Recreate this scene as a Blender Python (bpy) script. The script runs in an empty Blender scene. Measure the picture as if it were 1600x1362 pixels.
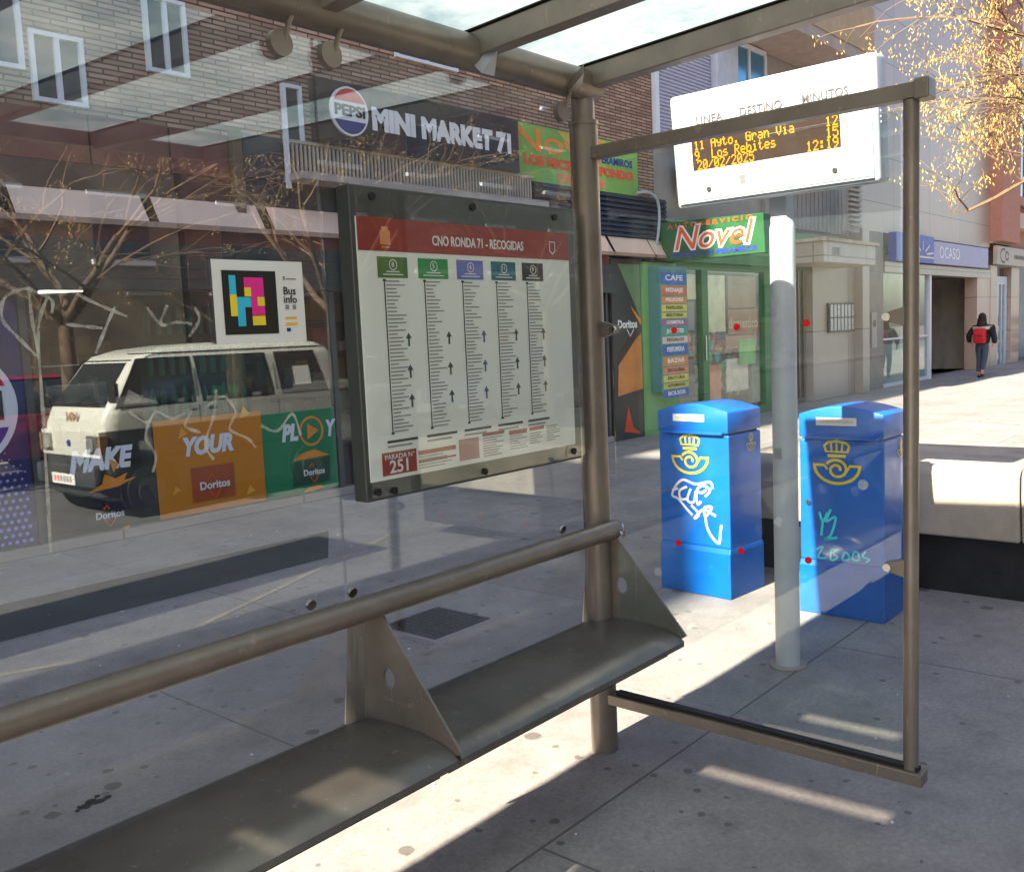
import bpy, bmesh, math, random
from mathutils import Vector, Matrix
random.seed(7)
R = math.radians
C = bpy.context.scene.collection
sc = bpy.context.scene

# ------------------------------------------------------------------ camera
cam = bpy.data.cameras.new('camera')
co = bpy.data.objects.new('camera', cam); C.objects.link(co)
cam.sensor_width = 36; cam.lens = 36 * 1480 / 1600; cam.clip_end = 600; cam.clip_start = 0.02
M = Matrix(((0.652, 0.109, -0.751), (-0.757, 0.036, -0.652), (-0.044, 0.993, 0.105)))
q = M.to_quaternion().normalized()
co.matrix_world = Matrix.Translation((0, 0, 1.6)) @ q.to_matrix().to_4x4()
sc.camera = co

# ------------------------------------------------------------------ light
SUN_EL, SUN_AZ = 38.0, 3.0            # the sun stands towards -X, a little to the +Y side
sd = Vector((-math.cos(R(SUN_EL)) * math.cos(R(SUN_AZ)), math.cos(R(SUN_EL)) * math.sin(R(SUN_AZ)), math.sin(R(SUN_EL))))
sl = bpy.data.lights.new('sun', 'SUN'); sl.energy = 5.0; sl.angle = R(0.55); sl.color = (1.0, 0.89, 0.73)
so = bpy.data.objects.new('sun', sl); C.objects.link(so)
so.rotation_euler = (-sd).to_track_quat('-Z', 'Y').to_euler()
w = bpy.data.worlds.new('World'); sc.world = w; w.use_nodes = True
nt = w.node_tree; bg = nt.nodes['Background']
sky = nt.nodes.new('ShaderNodeTexSky'); sky.sky_type = 'NISHITA'; sky.sun_disc = False
sky.sun_elevation = R(SUN_EL); sky.sun_rotation = math.atan2(sd.x, sd.y)
sky.air_density = 1.0; sky.dust_density = 1.8
nt.links.new(sky.outputs[0], bg.inputs[0]); bg.inputs[1].default_value = 0.08
sc.view_settings.view_transform = 'Standard'; sc.view_settings.look = 'None'
sc.view_settings.exposure = 2.05; sc.view_settings.gamma = 1
sc.cycles.use_denoising = True
sc.cycles.max_bounces = 8; sc.cycles.transparent_max_bounces = 24
sc.cycles.sample_clamp_indirect = 6.0; sc.cycles.caustics_reflective = False

# ------------------------------------------------------------------ materials
class N:
    def __init__(s, name):
        s.m = bpy.data.materials.new(name); s.m.use_nodes = True
        s.t = s.m.node_tree; s.t.nodes.clear()
        s.out = s.t.nodes.new('ShaderNodeOutputMaterial')
    def n(s, kind, **kw):
        x = s.t.nodes.new(kind)
        for k, v in kw.items():
            if k in x.inputs: x.inputs[k].default_value = v
            else: setattr(x, k, v)
        return x
    def l(s, a, b): s.t.links.new(a, b)
    def math(s, op, a, b=None, c=None):
        x = s.t.nodes.new('ShaderNodeMath'); x.operation = op
        for i, v in enumerate((a, b, c)):
            if v is None: continue
            if isinstance(v, (int, float)): x.inputs[i].default_value = v
            else: s.l(v, x.inputs[i])
        return x.outputs[0]
    def mix(s, f, a, b, mode='MIX'):
        x = s.t.nodes.new('ShaderNodeMix'); x.data_type = 'RGBA'; x.blend_type = mode
        for i, v in ((0, f), (6, a), (7, b)):
            if isinstance(v, (int, float)): x.inputs[i].default_value = v
            elif isinstance(v, (tuple, list)): x.inputs[i].default_value = (*v[:3], 1)
            else: s.l(v, x.inputs[i])
        return x.outputs[2]
    def co(s): return s.n('ShaderNodeTexCoord').outputs['Object']
    def noise(s, vec, scale, detail=4, rough=.55):
        x = s.n('ShaderNodeTexNoise'); x.inputs['Scale'].default_value = scale
        x.inputs['Detail'].default_value = detail; x.inputs['Roughness'].default_value = rough
        s.l(vec, x.inputs['Vector']); return x.outputs['Fac']
    def ramp(s, f, a, b):
        x = s.n('ShaderNodeMapRange'); x.inputs[1].default_value = a; x.inputs[2].default_value = b
        s.l(f, x.inputs[0]); return x.outputs[0]
    def scaled(s, vec, sc_):
        x = s.n('ShaderNodeMapping'); x.inputs['Scale'].default_value = sc_; s.l(vec, x.inputs['Vector']); return x.outputs[0]

def c3(c): return (c, c, c) if isinstance(c, (int, float)) else c
MC = {}
def mat(name, col, rough=.6, metal=0.0, var=.12, scale=6, bump=0.0, dirt=0.0, stretch=(1, 1, 1), emit=0.0, coat=0.0, bscale=None, wear=0.0, wearcol=None):
    if name in MC: return MC[name]
    g = N(name); col = c3(col)
    v = g.scaled(g.co(), stretch)
    f = g.noise(v, scale)
    c = g.mix(g.ramp(f, .25, .75), tuple(x * (1 - var) for x in col), tuple(min(1, x * (1 + var)) for x in col))
    if dirt:
        f2 = g.noise(v, scale * .35, 6, .7)
        c = g.mix(g.math('MULTIPLY', g.ramp(f2, .48, .72), dirt), c, tuple(x * .35 for x in col))
    if wear:
        for sc_, ws, lo, kk in (((1, 1, .07), 60, .66, 1.0), ((.08, .08, 1), 45, .68, .8), ((1, 1, 1), 22, .66, .7)):
            c = g.mix(g.math('MULTIPLY', g.ramp(g.noise(g.scaled(g.co(), sc_), ws, 3, .6), lo, lo + .06), wear * kk), c, wearcol or tuple(min(1, x * 2.2 + .06) for x in col))
    p = g.n('ShaderNodeBsdfPrincipled'); g.l(c, p.inputs['Base Color'])
    p.inputs['Metallic'].default_value = metal
    f3 = g.noise(v, scale * 2.3)
    g.l(g.math('ADD', g.math('MULTIPLY', f3, .25), max(0.02, rough - .12)), p.inputs['Roughness'])
    if coat: p.inputs['Coat Weight'].default_value = coat
    if not coat and not metal: p.inputs['Specular IOR Level'].default_value = .28
    if emit:
        g.l(c, p.inputs['Emission Color']); p.inputs['Emission Strength'].default_value = emit
    if bump:
        b = g.n('ShaderNodeBump'); b.inputs['Strength'].default_value = bump; b.inputs['Distance'].default_value = .01
        g.l(g.noise(v, bscale or scale * 6, 6, .7), b.inputs['Height']); g.l(b.outputs[0], p.inputs['Normal'])
    g.l(p.outputs[0], g.out.inputs[0]); MC[name] = g.m
    return g.m

def glass(name, f0=.06, tint=(.94, .97, .97), dust=.03, dustcol=(.6, .62, .62), rough=0.0):
    """thin architectural pane: see-through, reflecting by the viewing angle (Schlick), a film of dust with streaks"""
    g = N(name); geo = g.n('ShaderNodeNewGeometry')
    d = g.n('ShaderNodeVectorMath'); d.operation = 'DOT_PRODUCT'
    g.l(geo.outputs['Incoming'], d.inputs[0]); g.l(geo.outputs['Normal'], d.inputs[1])
    c = g.math('ABSOLUTE', d.outputs['Value'])
    F = g.math('ADD', g.math('MULTIPLY', g.math('POWER', g.math('SUBTRACT', 1.0, c), 5.0), 1 - f0), f0)
    tr = g.n('ShaderNodeBsdfTransparent'); tr.inputs[0].default_value = (*tint, 1)
    gl = g.n('ShaderNodeBsdfGlossy'); gl.inputs['Roughness'].default_value = rough; gl.inputs[0].default_value = (.97, 1, .99, 1)
    mx = g.n('ShaderNodeMixShader'); g.l(F, mx.inputs[0]); g.l(tr.outputs[0], mx.inputs[1]); g.l(gl.outputs[0], mx.inputs[2])
    df = g.n('ShaderNodeBsdfDiffuse'); df.inputs[0].default_value = (*dustcol, 1)
    v = g.co()
    n1 = g.ramp(g.noise(g.scaled(v, (1, 1, .25)), 9, 6, .7), .42, .8)
    n2 = g.ramp(g.noise(v, 1.7, 3), .3, .75)
    du = g.math('MULTIPLY', g.math('ADD', g.math('MULTIPLY', n1, n2), .25), dust)
    m2 = g.n('ShaderNodeMixShader'); g.l(du, m2.inputs[0]); g.l(mx.outputs[0], m2.inputs[1]); g.l(df.outputs[0], m2.inputs[2])
    g.l(m2.outputs[0], g.out.inputs[0]); return g.m

def paving(name, col, bw, rh, mortar, offset=.5, ox=0, oy=0, gum=True, jdark=.35, stretch=False, facade=False):
    g = N(name); v = g.co()
    mp = g.n('ShaderNodeMapping'); mp.inputs['Location'].default_value = (ox, oy, 0)
    if facade: mp.inputs['Rotation'].default_value = (R(-90), 0, 0)
    g.l(v, mp.inputs['Vector'])
    br = g.n('ShaderNodeTexBrick'); br.offset = offset
    br.inputs['Scale'].default_value = 1; br.inputs['Brick Width'].default_value = bw; br.inputs['Row Height'].default_value = rh
    br.inputs['Mortar Size'].default_value = mortar; br.inputs['Mortar Smooth'].default_value = .3
    br.inputs['Color1'].default_value = (*[x * 1.08 for x in col], 1); br.inputs['Color2'].default_value = (*[x * .9 for x in col], 1)
    br.inputs['Mortar'].default_value = (*[x * jdark for x in col], 1)
    g.l(mp.outputs[0], br.inputs['Vector'])
    c = br.outputs['Color']
    f = g.noise(v, .9, 8, .72); c = g.mix(g.ramp(f, .38, .60), g.mix(1, c, (.66, .66, .68), 'MULTIPLY'), c)
    f = g.noise(v, 55, 3, .7); c = g.mix(g.math('MULTIPLY', g.ramp(f, .35, .7), .55), c, tuple(x * .45 for x in col))
    f = g.noise(v, 4.5, 8, .75); c = g.mix(g.math('MULTIPLY', g.ramp(f, .48, .68), .6), c, tuple(x * .45 for x in col))
    if gum:
        for s_, th, k in ((5.0, .15, .85), (11, .16, .75)):
            vo = g.n('ShaderNodeTexVoronoi'); vo.inputs['Scale'].default_value = s_; vo.inputs['Randomness'].default_value = 1
            wv = g.n('ShaderNodeVectorMath'); wv.operation = 'ADD'
            nz = g.n('ShaderNodeTexNoise'); nz.inputs['Scale'].default_value = 30; g.l(v, nz.inputs['Vector'])
            sv = g.n('ShaderNodeVectorMath'); sv.operation = 'SCALE'; sv.inputs['Scale'].default_value = .02
            g.l(nz.outputs['Color'], sv.inputs[0]); g.l(v, wv.inputs[0]); g.l(sv.outputs[0], wv.inputs[1]); g.l(wv.outputs[0], vo.inputs['Vector'])
            sp = g.n('ShaderNodeSeparateColor'); g.l(vo.outputs['Color'], sp.inputs[0])
            on = g.math('MULTIPLY', g.math('GREATER_THAN', sp.outputs[0], .35), g.math('LESS_THAN', vo.outputs['Distance'], g.math('MULTIPLY', sp.outputs[1], th * 1.3)))
            c = g.mix(g.math('MULTIPLY', on, k), c, tuple(x * .3 for x in col))
    p = g.n('ShaderNodeBsdfPrincipled'); g.l(c, p.inputs['Base Color']); p.inputs['Roughness'].default_value = .75
    b = g.n('ShaderNodeBump'); b.inputs['Strength'].default_value = .25; b.inputs['Distance'].default_value = .004
    h = g.math('SUBTRACT', g.noise(v, 90, 4, .7), g.math('MULTIPLY', br.outputs['Fac'], 2.0))
    g.l(h, b.inputs['Height']); g.l(b.outputs[0], p.inputs['Normal'])
    g.l(p.outputs[0], g.out.inputs[0]); return g.m

def brickwall(name, cols, bw=.27, rh=.045, mortar=.008, mcol=(.06, .045, .035)):
    g = N(name); v = g.co()
    # wall coordinates: x+y runs along the wall, z up
    s = g.n('ShaderNodeSeparateXYZ'); g.l(v, s.inputs[0])
    cb = g.n('ShaderNodeCombineXYZ'); g.l(g.math('ADD', s.outputs[0], s.outputs[1]), cb.inputs[0]); g.l(s.outputs[2], cb.inputs[1])
    br = g.n('ShaderNodeTexBrick'); br.offset = .5; br.squash = 1
    br.inputs['Scale'].default_value = 1; br.inputs['Brick Width'].default_value = bw; br.inputs['Row Height'].default_value = rh
    br.inputs['Mortar Size'].default_value = mortar; br.inputs['Bias'].default_value = -.1
    br.inputs['Color1'].default_value = (*cols[0], 1); br.inputs['Color2'].default_value = (*cols[1], 1); br.inputs['Mortar'].default_value = (*mcol, 1)
    g.l(cb.outputs[0], br.inputs['Vector'])
    f = g.noise(v, 3, 6, .7); c = g.mix(g.math('MULTIPLY', g.ramp(f, .35, .7), .4), br.outputs['Color'], tuple(x * .6 for x in cols[1]))
    p = g.n('ShaderNodeBsdfPrincipled'); g.l(c, p.inputs['Base Color']); p.inputs['Roughness'].default_value = .85
    b = g.n('ShaderNodeBump'); b.inputs['Strength'].default_value = .7; b.inputs['Distance'].default_value = .015; b.invert = True
    g.l(br.outputs['Fac'], b.inputs['Height']); g.l(b.outputs[0], p.inputs['Normal'])
    g.l(p.outputs[0], g.out.inputs[0]); return g.m

def stonewall(name, col, pw=1.6, ph=1.1, vein=.25):
    g = N(name); v = g.co()
    s = g.n('ShaderNodeSeparateXYZ'); g.l(v, s.inputs[0])
    cb = g.n('ShaderNodeCombineXYZ'); g.l(g.math('ADD', s.outputs[0], s.outputs[1]), cb.inputs[0]); g.l(s.outputs[2], cb.inputs[1])
    br = g.n('ShaderNodeTexBrick'); br.offset = 0
    br.inputs['Scale'].default_value = 1; br.inputs['Brick Width'].default_value = pw; br.inputs['Row Height'].default_value = ph
    br.inputs['Mortar Size'].default_value = .012
    br.inputs['Color1'].default_value = (*[x * 1.06 for x in col], 1); br.inputs['Color2'].default_value = (*[x * .93 for x in col], 1)
    br.inputs['Mortar'].default_value = (*[x * .45 for x in col], 1)
    g.l(cb.outputs[0], br.inputs['Vector'])
    f = g.noise(g.scaled(v, (1, 1, .6)), 2.3, 9, .75)
    c = g.mix(g.math('MULTIPLY', g.ramp(f, .42, .72), vein), br.outputs['Color'], tuple(x * .45 for x in col))
    p = g.n('ShaderNodeBsdfPrincipled'); g.l(c, p.inputs['Base Color']); p.inputs['Roughness'].default_value = .35
    g.l(p.outputs[0], g.out.inputs[0]); return g.m

m_bronze = mat('bronze_paint', (.215, .182, .152), .38, .40, .14, 9, .03, dirt=.35, wear=.35)
m_seat = mat('bronze_seat', (.175, .160, .140), .33, .45, .16, 7, .04, dirt=.5, wear=.4)
m_black = mat('black_rubber', .012, .5)
m_dark = mat('case_grey', (.055, .062, .06), .4, .2)
m_steel = mat('steel_bolt', (.55, .55, .54), .22, 1.0)
m_white = mat('white_paint', (.40, .43, .48), .35, 0, .04)
m_ledwhite = mat('white_display_face', (.60, .60, .58), .35, 0, .04, dirt=.06)
m_grey = mat('grey_paint', (.42, .47, .53), .45, 0, .06, dirt=.15)
m_postwhite = mat('pole_paint', (.50, .53, .57), .4, 0, .05, dirt=.3)
m_blue = mat('postal_blue', (.0, .135, .58), .42, 0, .22, 3, .08, dirt=.35, coat=.15, wear=.4, wearcol=(.05, .20, .62))
m_bluedk = mat('postal_blue_lower', (.0, .12, .50), .46, 0, .25, 3, .08, dirt=.5, wear=.5, wearcol=(.08, .20, .50))
m_yellow = mat('emblem_yellow', (.85, .66, .03), .5, 0, .08)
m_red = mat('sticker_red', (.75, .015, .02), .4)
m_paper = mat('paper_white', (.74, .76, .75), .55, 0, .03)
m_posterw = mat('poster_paper', (.82, .85, .80), .5, 0, .03)
m_ink = mat('ink_black', .02, .5)
m_inkg = mat('ink_grey', .26, .5)
m_maroon = mat('header_maroon', (.30, .035, .025), .5)
m_glass = glass('shelter_glass', .12, (.935, .965, .985), .035)
m_sideglass = glass('side_glass', .045, (.94, .975, .97), .02)
m_cover = glass('case_glass', .035, (.97, .98, .98), .02)
m_shopglass = glass('shop_glass', .05, (.92, .95, .94), .01); m_greenglass = glass('green_shop_glass', .035, (.96, .98, .97), .0)
m_pav = paving('pavement_concrete', (.37, .34, .315), 2.3, 1.27, .006, .5, ox=-1.0, oy=-.55)
m_road = paving('road_asphalt', (.15, .148, .145), 400, 400, .0, 0, gum=False)
m_brick = brickwall('brick_tan', ((.52, .34, .24), (.27, .155, .10)))
m_brown = mat('brown_cladding', (.075, .042, .033), .5, 0, .3, 3, dirt=.3)
m_redbr = mat('red_cladding', (.16, .055, .045), .5, 0, .3, 3, dirt=.3)
m_fascia = mat('dark_fascia', (.035, .042, .043), .35, 0, .1)
m_awn = mat('awning_cream', (.78, .57, .44), .8, 0, .06, 3, .1, dirt=.12)
m_wframe = mat('window_white', (.66, .69, .74), .4, 0, .05)
m_winglass = mat('window_dark_glass', (.03, .045, .06), .08, 0, .3, coat=.5)
m_bluewin = mat('window_blue_glass', (.10, .30, .48), .06, .6, .1)
m_shut = mat('shutter_lilac', (.55, .56, .68), .55, 0, .06)
m_marble = stonewall('marble_grey', (.38, .32, .275), 1.9, 1.4)
m_pink = stonewall('marble_pink', (.43, .315, .255), 2.6, 1.05, .2)
m_salmon = mat('salmon_stucco', (.42, .20, .145), .8, 0, .1)
m_greysl = mat('grey_cladding', (.36, .325, .31), .6, 0, .12, 4, dirt=.2)
m_conc = mat('planter_concrete', (.44, .38, .31), .85, 0, .16, 3, .5, dirt=.75, stretch=(1, 1, .45))
m_soil = mat('soil', (.07, .05, .035), .95, 0, .3, 12, .8)
m_green = mat('shop_green', (.025, .17, .04), .42, 0, .08)
m_greenl = mat('shop_green_light', (.17, .42, .13), .5, 0, .12)
m_orange = mat('print_orange', (.80, .27, .02), .5, 0, .12)
m_printgreen = mat('print_green', (.03, .30, .13), .5, 0, .1)
m_printblue = mat('print_blue', (.02, .035, .30), .5, 0, .3, 3)
m_inkw = mat('print_white', (.80, .80, .80), .5, 0, .02)
m_redorange = mat('print_red_orange', (.75, .09, .02), .5)
m_bark = mat('bark', (.16, .115, .08), .9, 0, .3, 20, .8)
m_barkl = mat('twig_bark', (.17, .115, .07), .85, 0, .2, 10)
m_seed = mat('golden_seed', (.46, .33, .11), .7, 0, .3, 30)

# ------------------------------------------------------------------ geometry helpers
ORG = {}
class MB:
    def __init__(s): s.b = bmesh.new()
    def box(s, a, b):
        a = Vector(a); b = Vector(b); lo = Vector(map(min, a, b)); hi = Vector(map(max, a, b))
        v = [s.b.verts.new((x, y, z)) for z in (lo.z, hi.z) for y in (lo.y, hi.y) for x in (lo.x, hi.x)]
        for f in ((0, 2, 3, 1), (4, 5, 7, 6), (0, 1, 5, 4), (2, 6, 7, 3), (0, 4, 6, 2), (1, 3, 7, 5)): s.b.faces.new([v[i] for i in f])
        return s
    def prism(s, pts, d):
        """pts: 3-D polygon; d: offset vector"""
        d = Vector(d); A = [s.b.verts.new(Vector(p)) for p in pts]; B = [s.b.verts.new(Vector(p) + d) for p in pts]
        n = len(A)
        s.b.faces.new(A); s.b.faces.new(B[::-1])
        for i in range(n): s.b.faces.new((A[i], B[i], B[(i + 1) % n], A[(i + 1) % n]))
        return s
    def quad(s, *p): s.b.faces.new([s.b.verts.new(Vector(x)) for x in p]); return s
    def tube(s, pts, r, seg=12, cap=True):
        pts = [Vector(p) for p in pts]; n = len(pts)
        rr = r if isinstance(r, (list, tuple)) else [r] * n
        rings = []; up = None
        for i, p in enumerate(pts):
            t = (pts[min(i + 1, n - 1)] - pts[max(i - 1, 0)]).normalized()
            if up is None:
                up = Vector((0, 0, 1)) if abs(t.z) < .9 else Vector((1, 0, 0))
            a = t.cross(up).normalized(); b = a.cross(t).normalized(); up = b
            rings.append([s.b.verts.new(p + (a * math.cos(2 * math.pi * k / seg) + b * math.sin(2 * math.pi * k / seg)) * rr[i]) for k in range(seg)])
        for i in range(n - 1):
            for k in range(seg):
                s.b.faces.new((rings[i][k], rings[i][(k + 1) % seg], rings[i + 1][(k + 1) % seg], rings[i + 1][k]))
        if cap: s.b.faces.new(rings[0][::-1]); s.b.faces.new(rings[-1])
        return s
    def disc(s, c, n, r, t, seg=24):
        c = Vector(c); n = Vector(n).normalized(); return s.tube([c - n * t / 2, c + n * t / 2], r, seg)
    def sphere(s, c, r, sx=1, sy=1, sz=1, seg=14):
        m = Matrix.Translation(Vector(c)) @ Matrix.Diagonal((sx, sy, sz, 1))
        bmesh.ops.create_uvsphere(s.b, u_segments=seg, v_segments=seg // 2 + 2, radius=r, matrix=m); return s
    def loft(s, rings, cap=True):
        rv = [[s.b.verts.new(Vector(p)) for p in r] for r in rings]; n = len(rv[0])
        for i in range(len(rv) - 1):
            for k in range(n): s.b.faces.new((rv[i][k], rv[i][(k + 1) % n], rv[i + 1][(k + 1) % n], rv[i + 1][k]))
        if cap: s.b.faces.new(rv[0][::-1]); s.b.faces.new(rv[-1])
        return s
    def build(s, name, m, parent=None, bevel=0, smooth=False, seg=2):
        bmesh.ops.recalc_face_normals(s.b, faces=s.b.faces)
        if bevel:
            ed = [e for e in s.b.edges if len(e.link_faces) == 2 and e.calc_face_angle(0) > .6]
            if ed: bmesh.ops.bevel(s.b, geom=ed, offset=bevel, segments=seg, profile=.5, affect='EDGES', clamp_overlap=True)
        o = Vector(ORG.get(parent.name, (0, 0, 0))) if parent is not None else Vector((0, 0, 0))
        bmesh.ops.translate(s.b, verts=s.b.verts, vec=-o)
        me = bpy.data.meshes.new(name); s.b.to_mesh(me); s.b.free()
        if smooth:
            for p in me.polygons: p.use_smooth = True
            try: me.set_sharp_from_angle(angle=R(38))
            except Exception: pass
        ob = bpy.data.objects.new(name, me); C.objects.link(ob)
        if m is not None: me.materials.append(m)
        if parent is not None: ob.parent = parent; ORG[ob.name] = tuple(o)
        return ob
def tag(o, label=None, cat=None, group=None, kind=None):
    if label: o['label'] = label
    if cat: o['category'] = cat
    if group: o['group'] = group
    if kind: o['kind'] = kind
    return o
def thing(name, label, cat, loc, group=None, rz=0, local=False):
    o = bpy.data.objects.new(name, None); C.objects.link(o); o.location = loc; o.rotation_euler = (0, 0, rz)
    ORG[o.name] = tuple(loc) if rz is None or not (rz or local) else (0, 0, 0)
    return tag(o, label, cat, group)
def struct(name, mb, m): return tag(mb.build(name, m), kind='structure')
def box(a, b): return MB().box(a, b)

FX = (Vector((1, 0, 0)), Vector((0, 0, 1)))          # on a wall facing -Y
FY = (Vector((0, -1, 0)), Vector((0, 0, 1)))         # on a wall facing -X
def text(s, O, UV, size, m, parent, name='lettering', bold=0., ital=0., width=None, ext=.0015, align='CENTER', mirror=False, rot=0.):
    cu = bpy.data.curves.new('t', 'FONT'); cu.body = s; cu.size = size; cu.align_x = align; cu.align_y = 'CENTER'
    cu.extrude = ext; cu.offset = bold; cu.shear = ital; cu.resolution_u = 3
    ob = bpy.data.objects.new('t', cu); C.objects.link(ob)
    dg = bpy.context.evaluated_depsgraph_get(); me = bpy.data.meshes.new_from_object(ob.evaluated_get(dg))
    bpy.data.objects.remove(ob); bpy.data.curves.remove(cu)
    U, V = UV; Nn = U.cross(V); O = Vector(O); po = Vector(ORG.get(parent.name, (0, 0, 0)))
    xs = [v.co.x for v in me.vertices] or [0, 1]
    k = (width / (max(xs) - min(xs))) if width else 1
    if mirror: k = -k
    cr, sr = math.cos(rot), math.sin(rot)
    for v in me.vertices:
        x, y = v.co.x * k, v.co.y
        x, y = x * cr - y * sr, x * sr + y * cr
        v.co = O + U * x + V * y + Nn * v.co.z - po
    me.materials.append(m); me.name = name
    o = bpy.data.objects.new(name, me); C.objects.link(o); o.parent = parent; ORG[o.name] = tuple(po)
    return o
def P2(O, UV, x, y, z=0): return Vector(O) + UV[0] * x + UV[1] * y + UV[0].cross(UV[1]) * z
RZ = [0]
def ribbon(mb, O, UV, pts, wd, closed=False, t=.002, z=0.0):
    """flat brush stroke on a plane"""
    n = len(pts); RZ[0] = (RZ[0] + 1) % 23; t0_ = t + RZ[0] * .00007
    P = [Vector((p[0], p[1])) for p in pts]; L = []; Rr = []
    for i in range(n):
        a = P[(i - 1) % n] if (closed or i > 0) else P[i]; b = P[(i + 1) % n] if (closed or i < n - 1) else P[i]
        d = (b - a).normalized() if (b - a).length > 1e-9 else Vector((1, 0)); nn = Vector((-d.y, d.x))
        k = wd[i] if isinstance(wd, (list, tuple)) else wd
        L.append(P[i] + nn * k / 2); Rr.append(P[i] - nn * k / 2)
    for i in range(n if closed else n - 1):
        j = (i + 1) % n
        for zz in (z + t0_ + (i % 2) * .00003,): mb.quad(P2(O, UV, *L[i], zz), P2(O, UV, *L[j], zz), P2(O, UV, *Rr[j], zz), P2(O, UV, *Rr[i], zz))
def flat(mb, O, UV, pts, z=.002, t=.0015):
    mb.prism([P2(O, UV, x, y, z) for x, y in pts], -UV[0].cross(UV[1]) * t); return mb
def rect(mb, O, UV, x0, y0, x1, y1, z=.002, t=.0015): return flat(mb, O, UV, [(x0, y0), (x1, y0), (x1, y1), (x0, y1)], z, t)
def arc(cx, cy, rx, ry, a0, a1, n=24): return [(cx + rx * math.cos(R(a0 + (a1 - a0) * i / n)), cy + ry * math.sin(R(a0 + (a1 - a0) * i / n))) for i in range(n + 1)]
def smoothpts(pts, k=6):
    out = []; n = len(pts)
    for i in range(n - 1):
        p0, p1, p2, p3 = pts[max(i - 1, 0)], pts[i], pts[i + 1], pts[min(i + 2, n - 1)]
        for j in range(k):
            t = j / k
            out.append(tuple(.5 * (2 * b + (c - a) * t + (2 * a - 5 * b + 4 * c - d) * t * t + (-a + 3 * b - 3 * c + d) * t ** 3) for a, b, c, d in zip(p0, p1, p2, p3)))
    out.append(pts[-1]); return out
#@@STRUCT
# ------------------------------------------------------------------ ground
struct('ground', box((-150, -150, -.6), (200, 150, -.16)), mat('far_ground', (.2, .19, .18), .9))
struct('pavement', box((-40, -.62, -.3), (90, 8.3, 0)), m_pav)
struct('road', box((-60, -11.0, -.4), (120, -.78, -.12)), m_road)
struct('kerb', box((-40, -.775, -.3), (90, -.625, .004)).box((-40, -11.15, -.3), (90, -11.005, .004)), m_conc)
struct('far_pavement', box((-40, -18.0, -.3), (90, -11.155, -.005)), m_pav)
ym = MB()
for k in range(-6, 12):
    x0 = k * 3.0 - .4; a, b = (-1.0, -2.2) if k % 2 else (-2.2, -1.0)
    ym.prism([(x0, a, -.117), (x0 + .12, a, -.117), (x0 + 3.12, b, -.117), (x0 + 3.0, b, -.117)], (0, 0, .002))
tag(ym.build('road_marking', mat('road_yellow', (.25, .21, .13), .7, dirt=.5)), kind='structure')
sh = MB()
sh.prism([(-10, 5.66, 0), (4.35, 5.66, 0), (4.98, 6.45, 0), (-10, 6.75, 0)], (0, 0, .004))  # shaded band painted as a dark strip on the pavement
tag(sh.build('painted_shade_band', mat('shade_band_dark', (.035, .04, .04), .7, 0, .3, 2, .2, dirt=.4)), kind='structure')

# manhole cover
mh = MB().box((3.42, 3.58, 0), (3.86, 4.0, .006))
for i in range(9):
    for j in range(9):
        x = 3.45 + i * .0455; y = 3.61 + j * .0435
        mh.box((x, y, .006), (x + .028, y + .026, .010))
tag(mh.build('manhole_cover', mat('cast_iron', (.045, .045, .05), .5, .6, .3, 30)), 'square dark iron cover with studded pattern set in the pavement behind the bench', 'manhole cover')

# gum, crumbs and leaves on the pavement
lit = MB()
for (x, y) in [(random.uniform(.8, 5.5), random.uniform(.2, 2.9)) for _ in range(26)] + [(random.uniform(2, 9), random.uniform(2.4, 7.5)) for _ in range(40)]:
    r = random.uniform(.003, .011); a = random.uniform(0, 6)
    lit.prism([(x + r * math.cos(a + t) * random.uniform(.6, 1.3), y + r * math.sin(a + t) * random.uniform(.6, 1.3), .001) for t in (0, 1.3, 2.6, 3.9, 5.2)], (0, 0, .003))
tag(lit.build('litter', m_paper), 'tiny pale crumbs and paper scraps scattered on the pavement', 'litter', kind='stuff')
lv = MB()
for i in range(14):
    x = 1.02 + random.gauss(0, .035); y = 2.86 + random.gauss(0, .02)
    x, y = 1.42 + random.gauss(0, .035), 3.30 + random.gauss(0, .02)
    r = random.uniform(.008, .02); a = random.uniform(0, 6)
    lv.prism([(x + r * math.cos(a + t) * .9, y + r * math.sin(a + t) * .5, .001) for t in (0, 1, 2, 3.1, 4.4)], (random.uniform(-.004, .004), 0, .008))
tag(lv.build('dry_leaf_litter', m_ink), 'small dark clump of dry leaves on the pavement behind the glass', 'leaves', kind='stuff')

# ------------------------------------------------------------------ bus shelter
S = thing('bus_shelter', 'bronze painted bus shelter with glass panes, round tubes and a built-in bench', 'bus shelter', (2.85, 2.07, 0))
def cyl(a, b, r, name, m=m_bronze, par=None, seg=32): return MB().tube([a, b], r, seg).build(name, m, par or S, smooth=True)
for px in (2.85, -2.35):
    cyl((px, 2.07, 0), (px, 2.07, 2.34), .051, 'post')
    o = MB().tube([(px, 2.07, 2.335), (px, 2.07, 2.35), (px, 2.07, 2.352), (px, 2.07, 2.47)], [.054, .054, .042, .042], 32).build('post_collar', m_bronze, S, smooth=True)
cyl((-2.6, 2.055, 2.475), (2.90, 2.055, 2.475), .054, 'beam')
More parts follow.
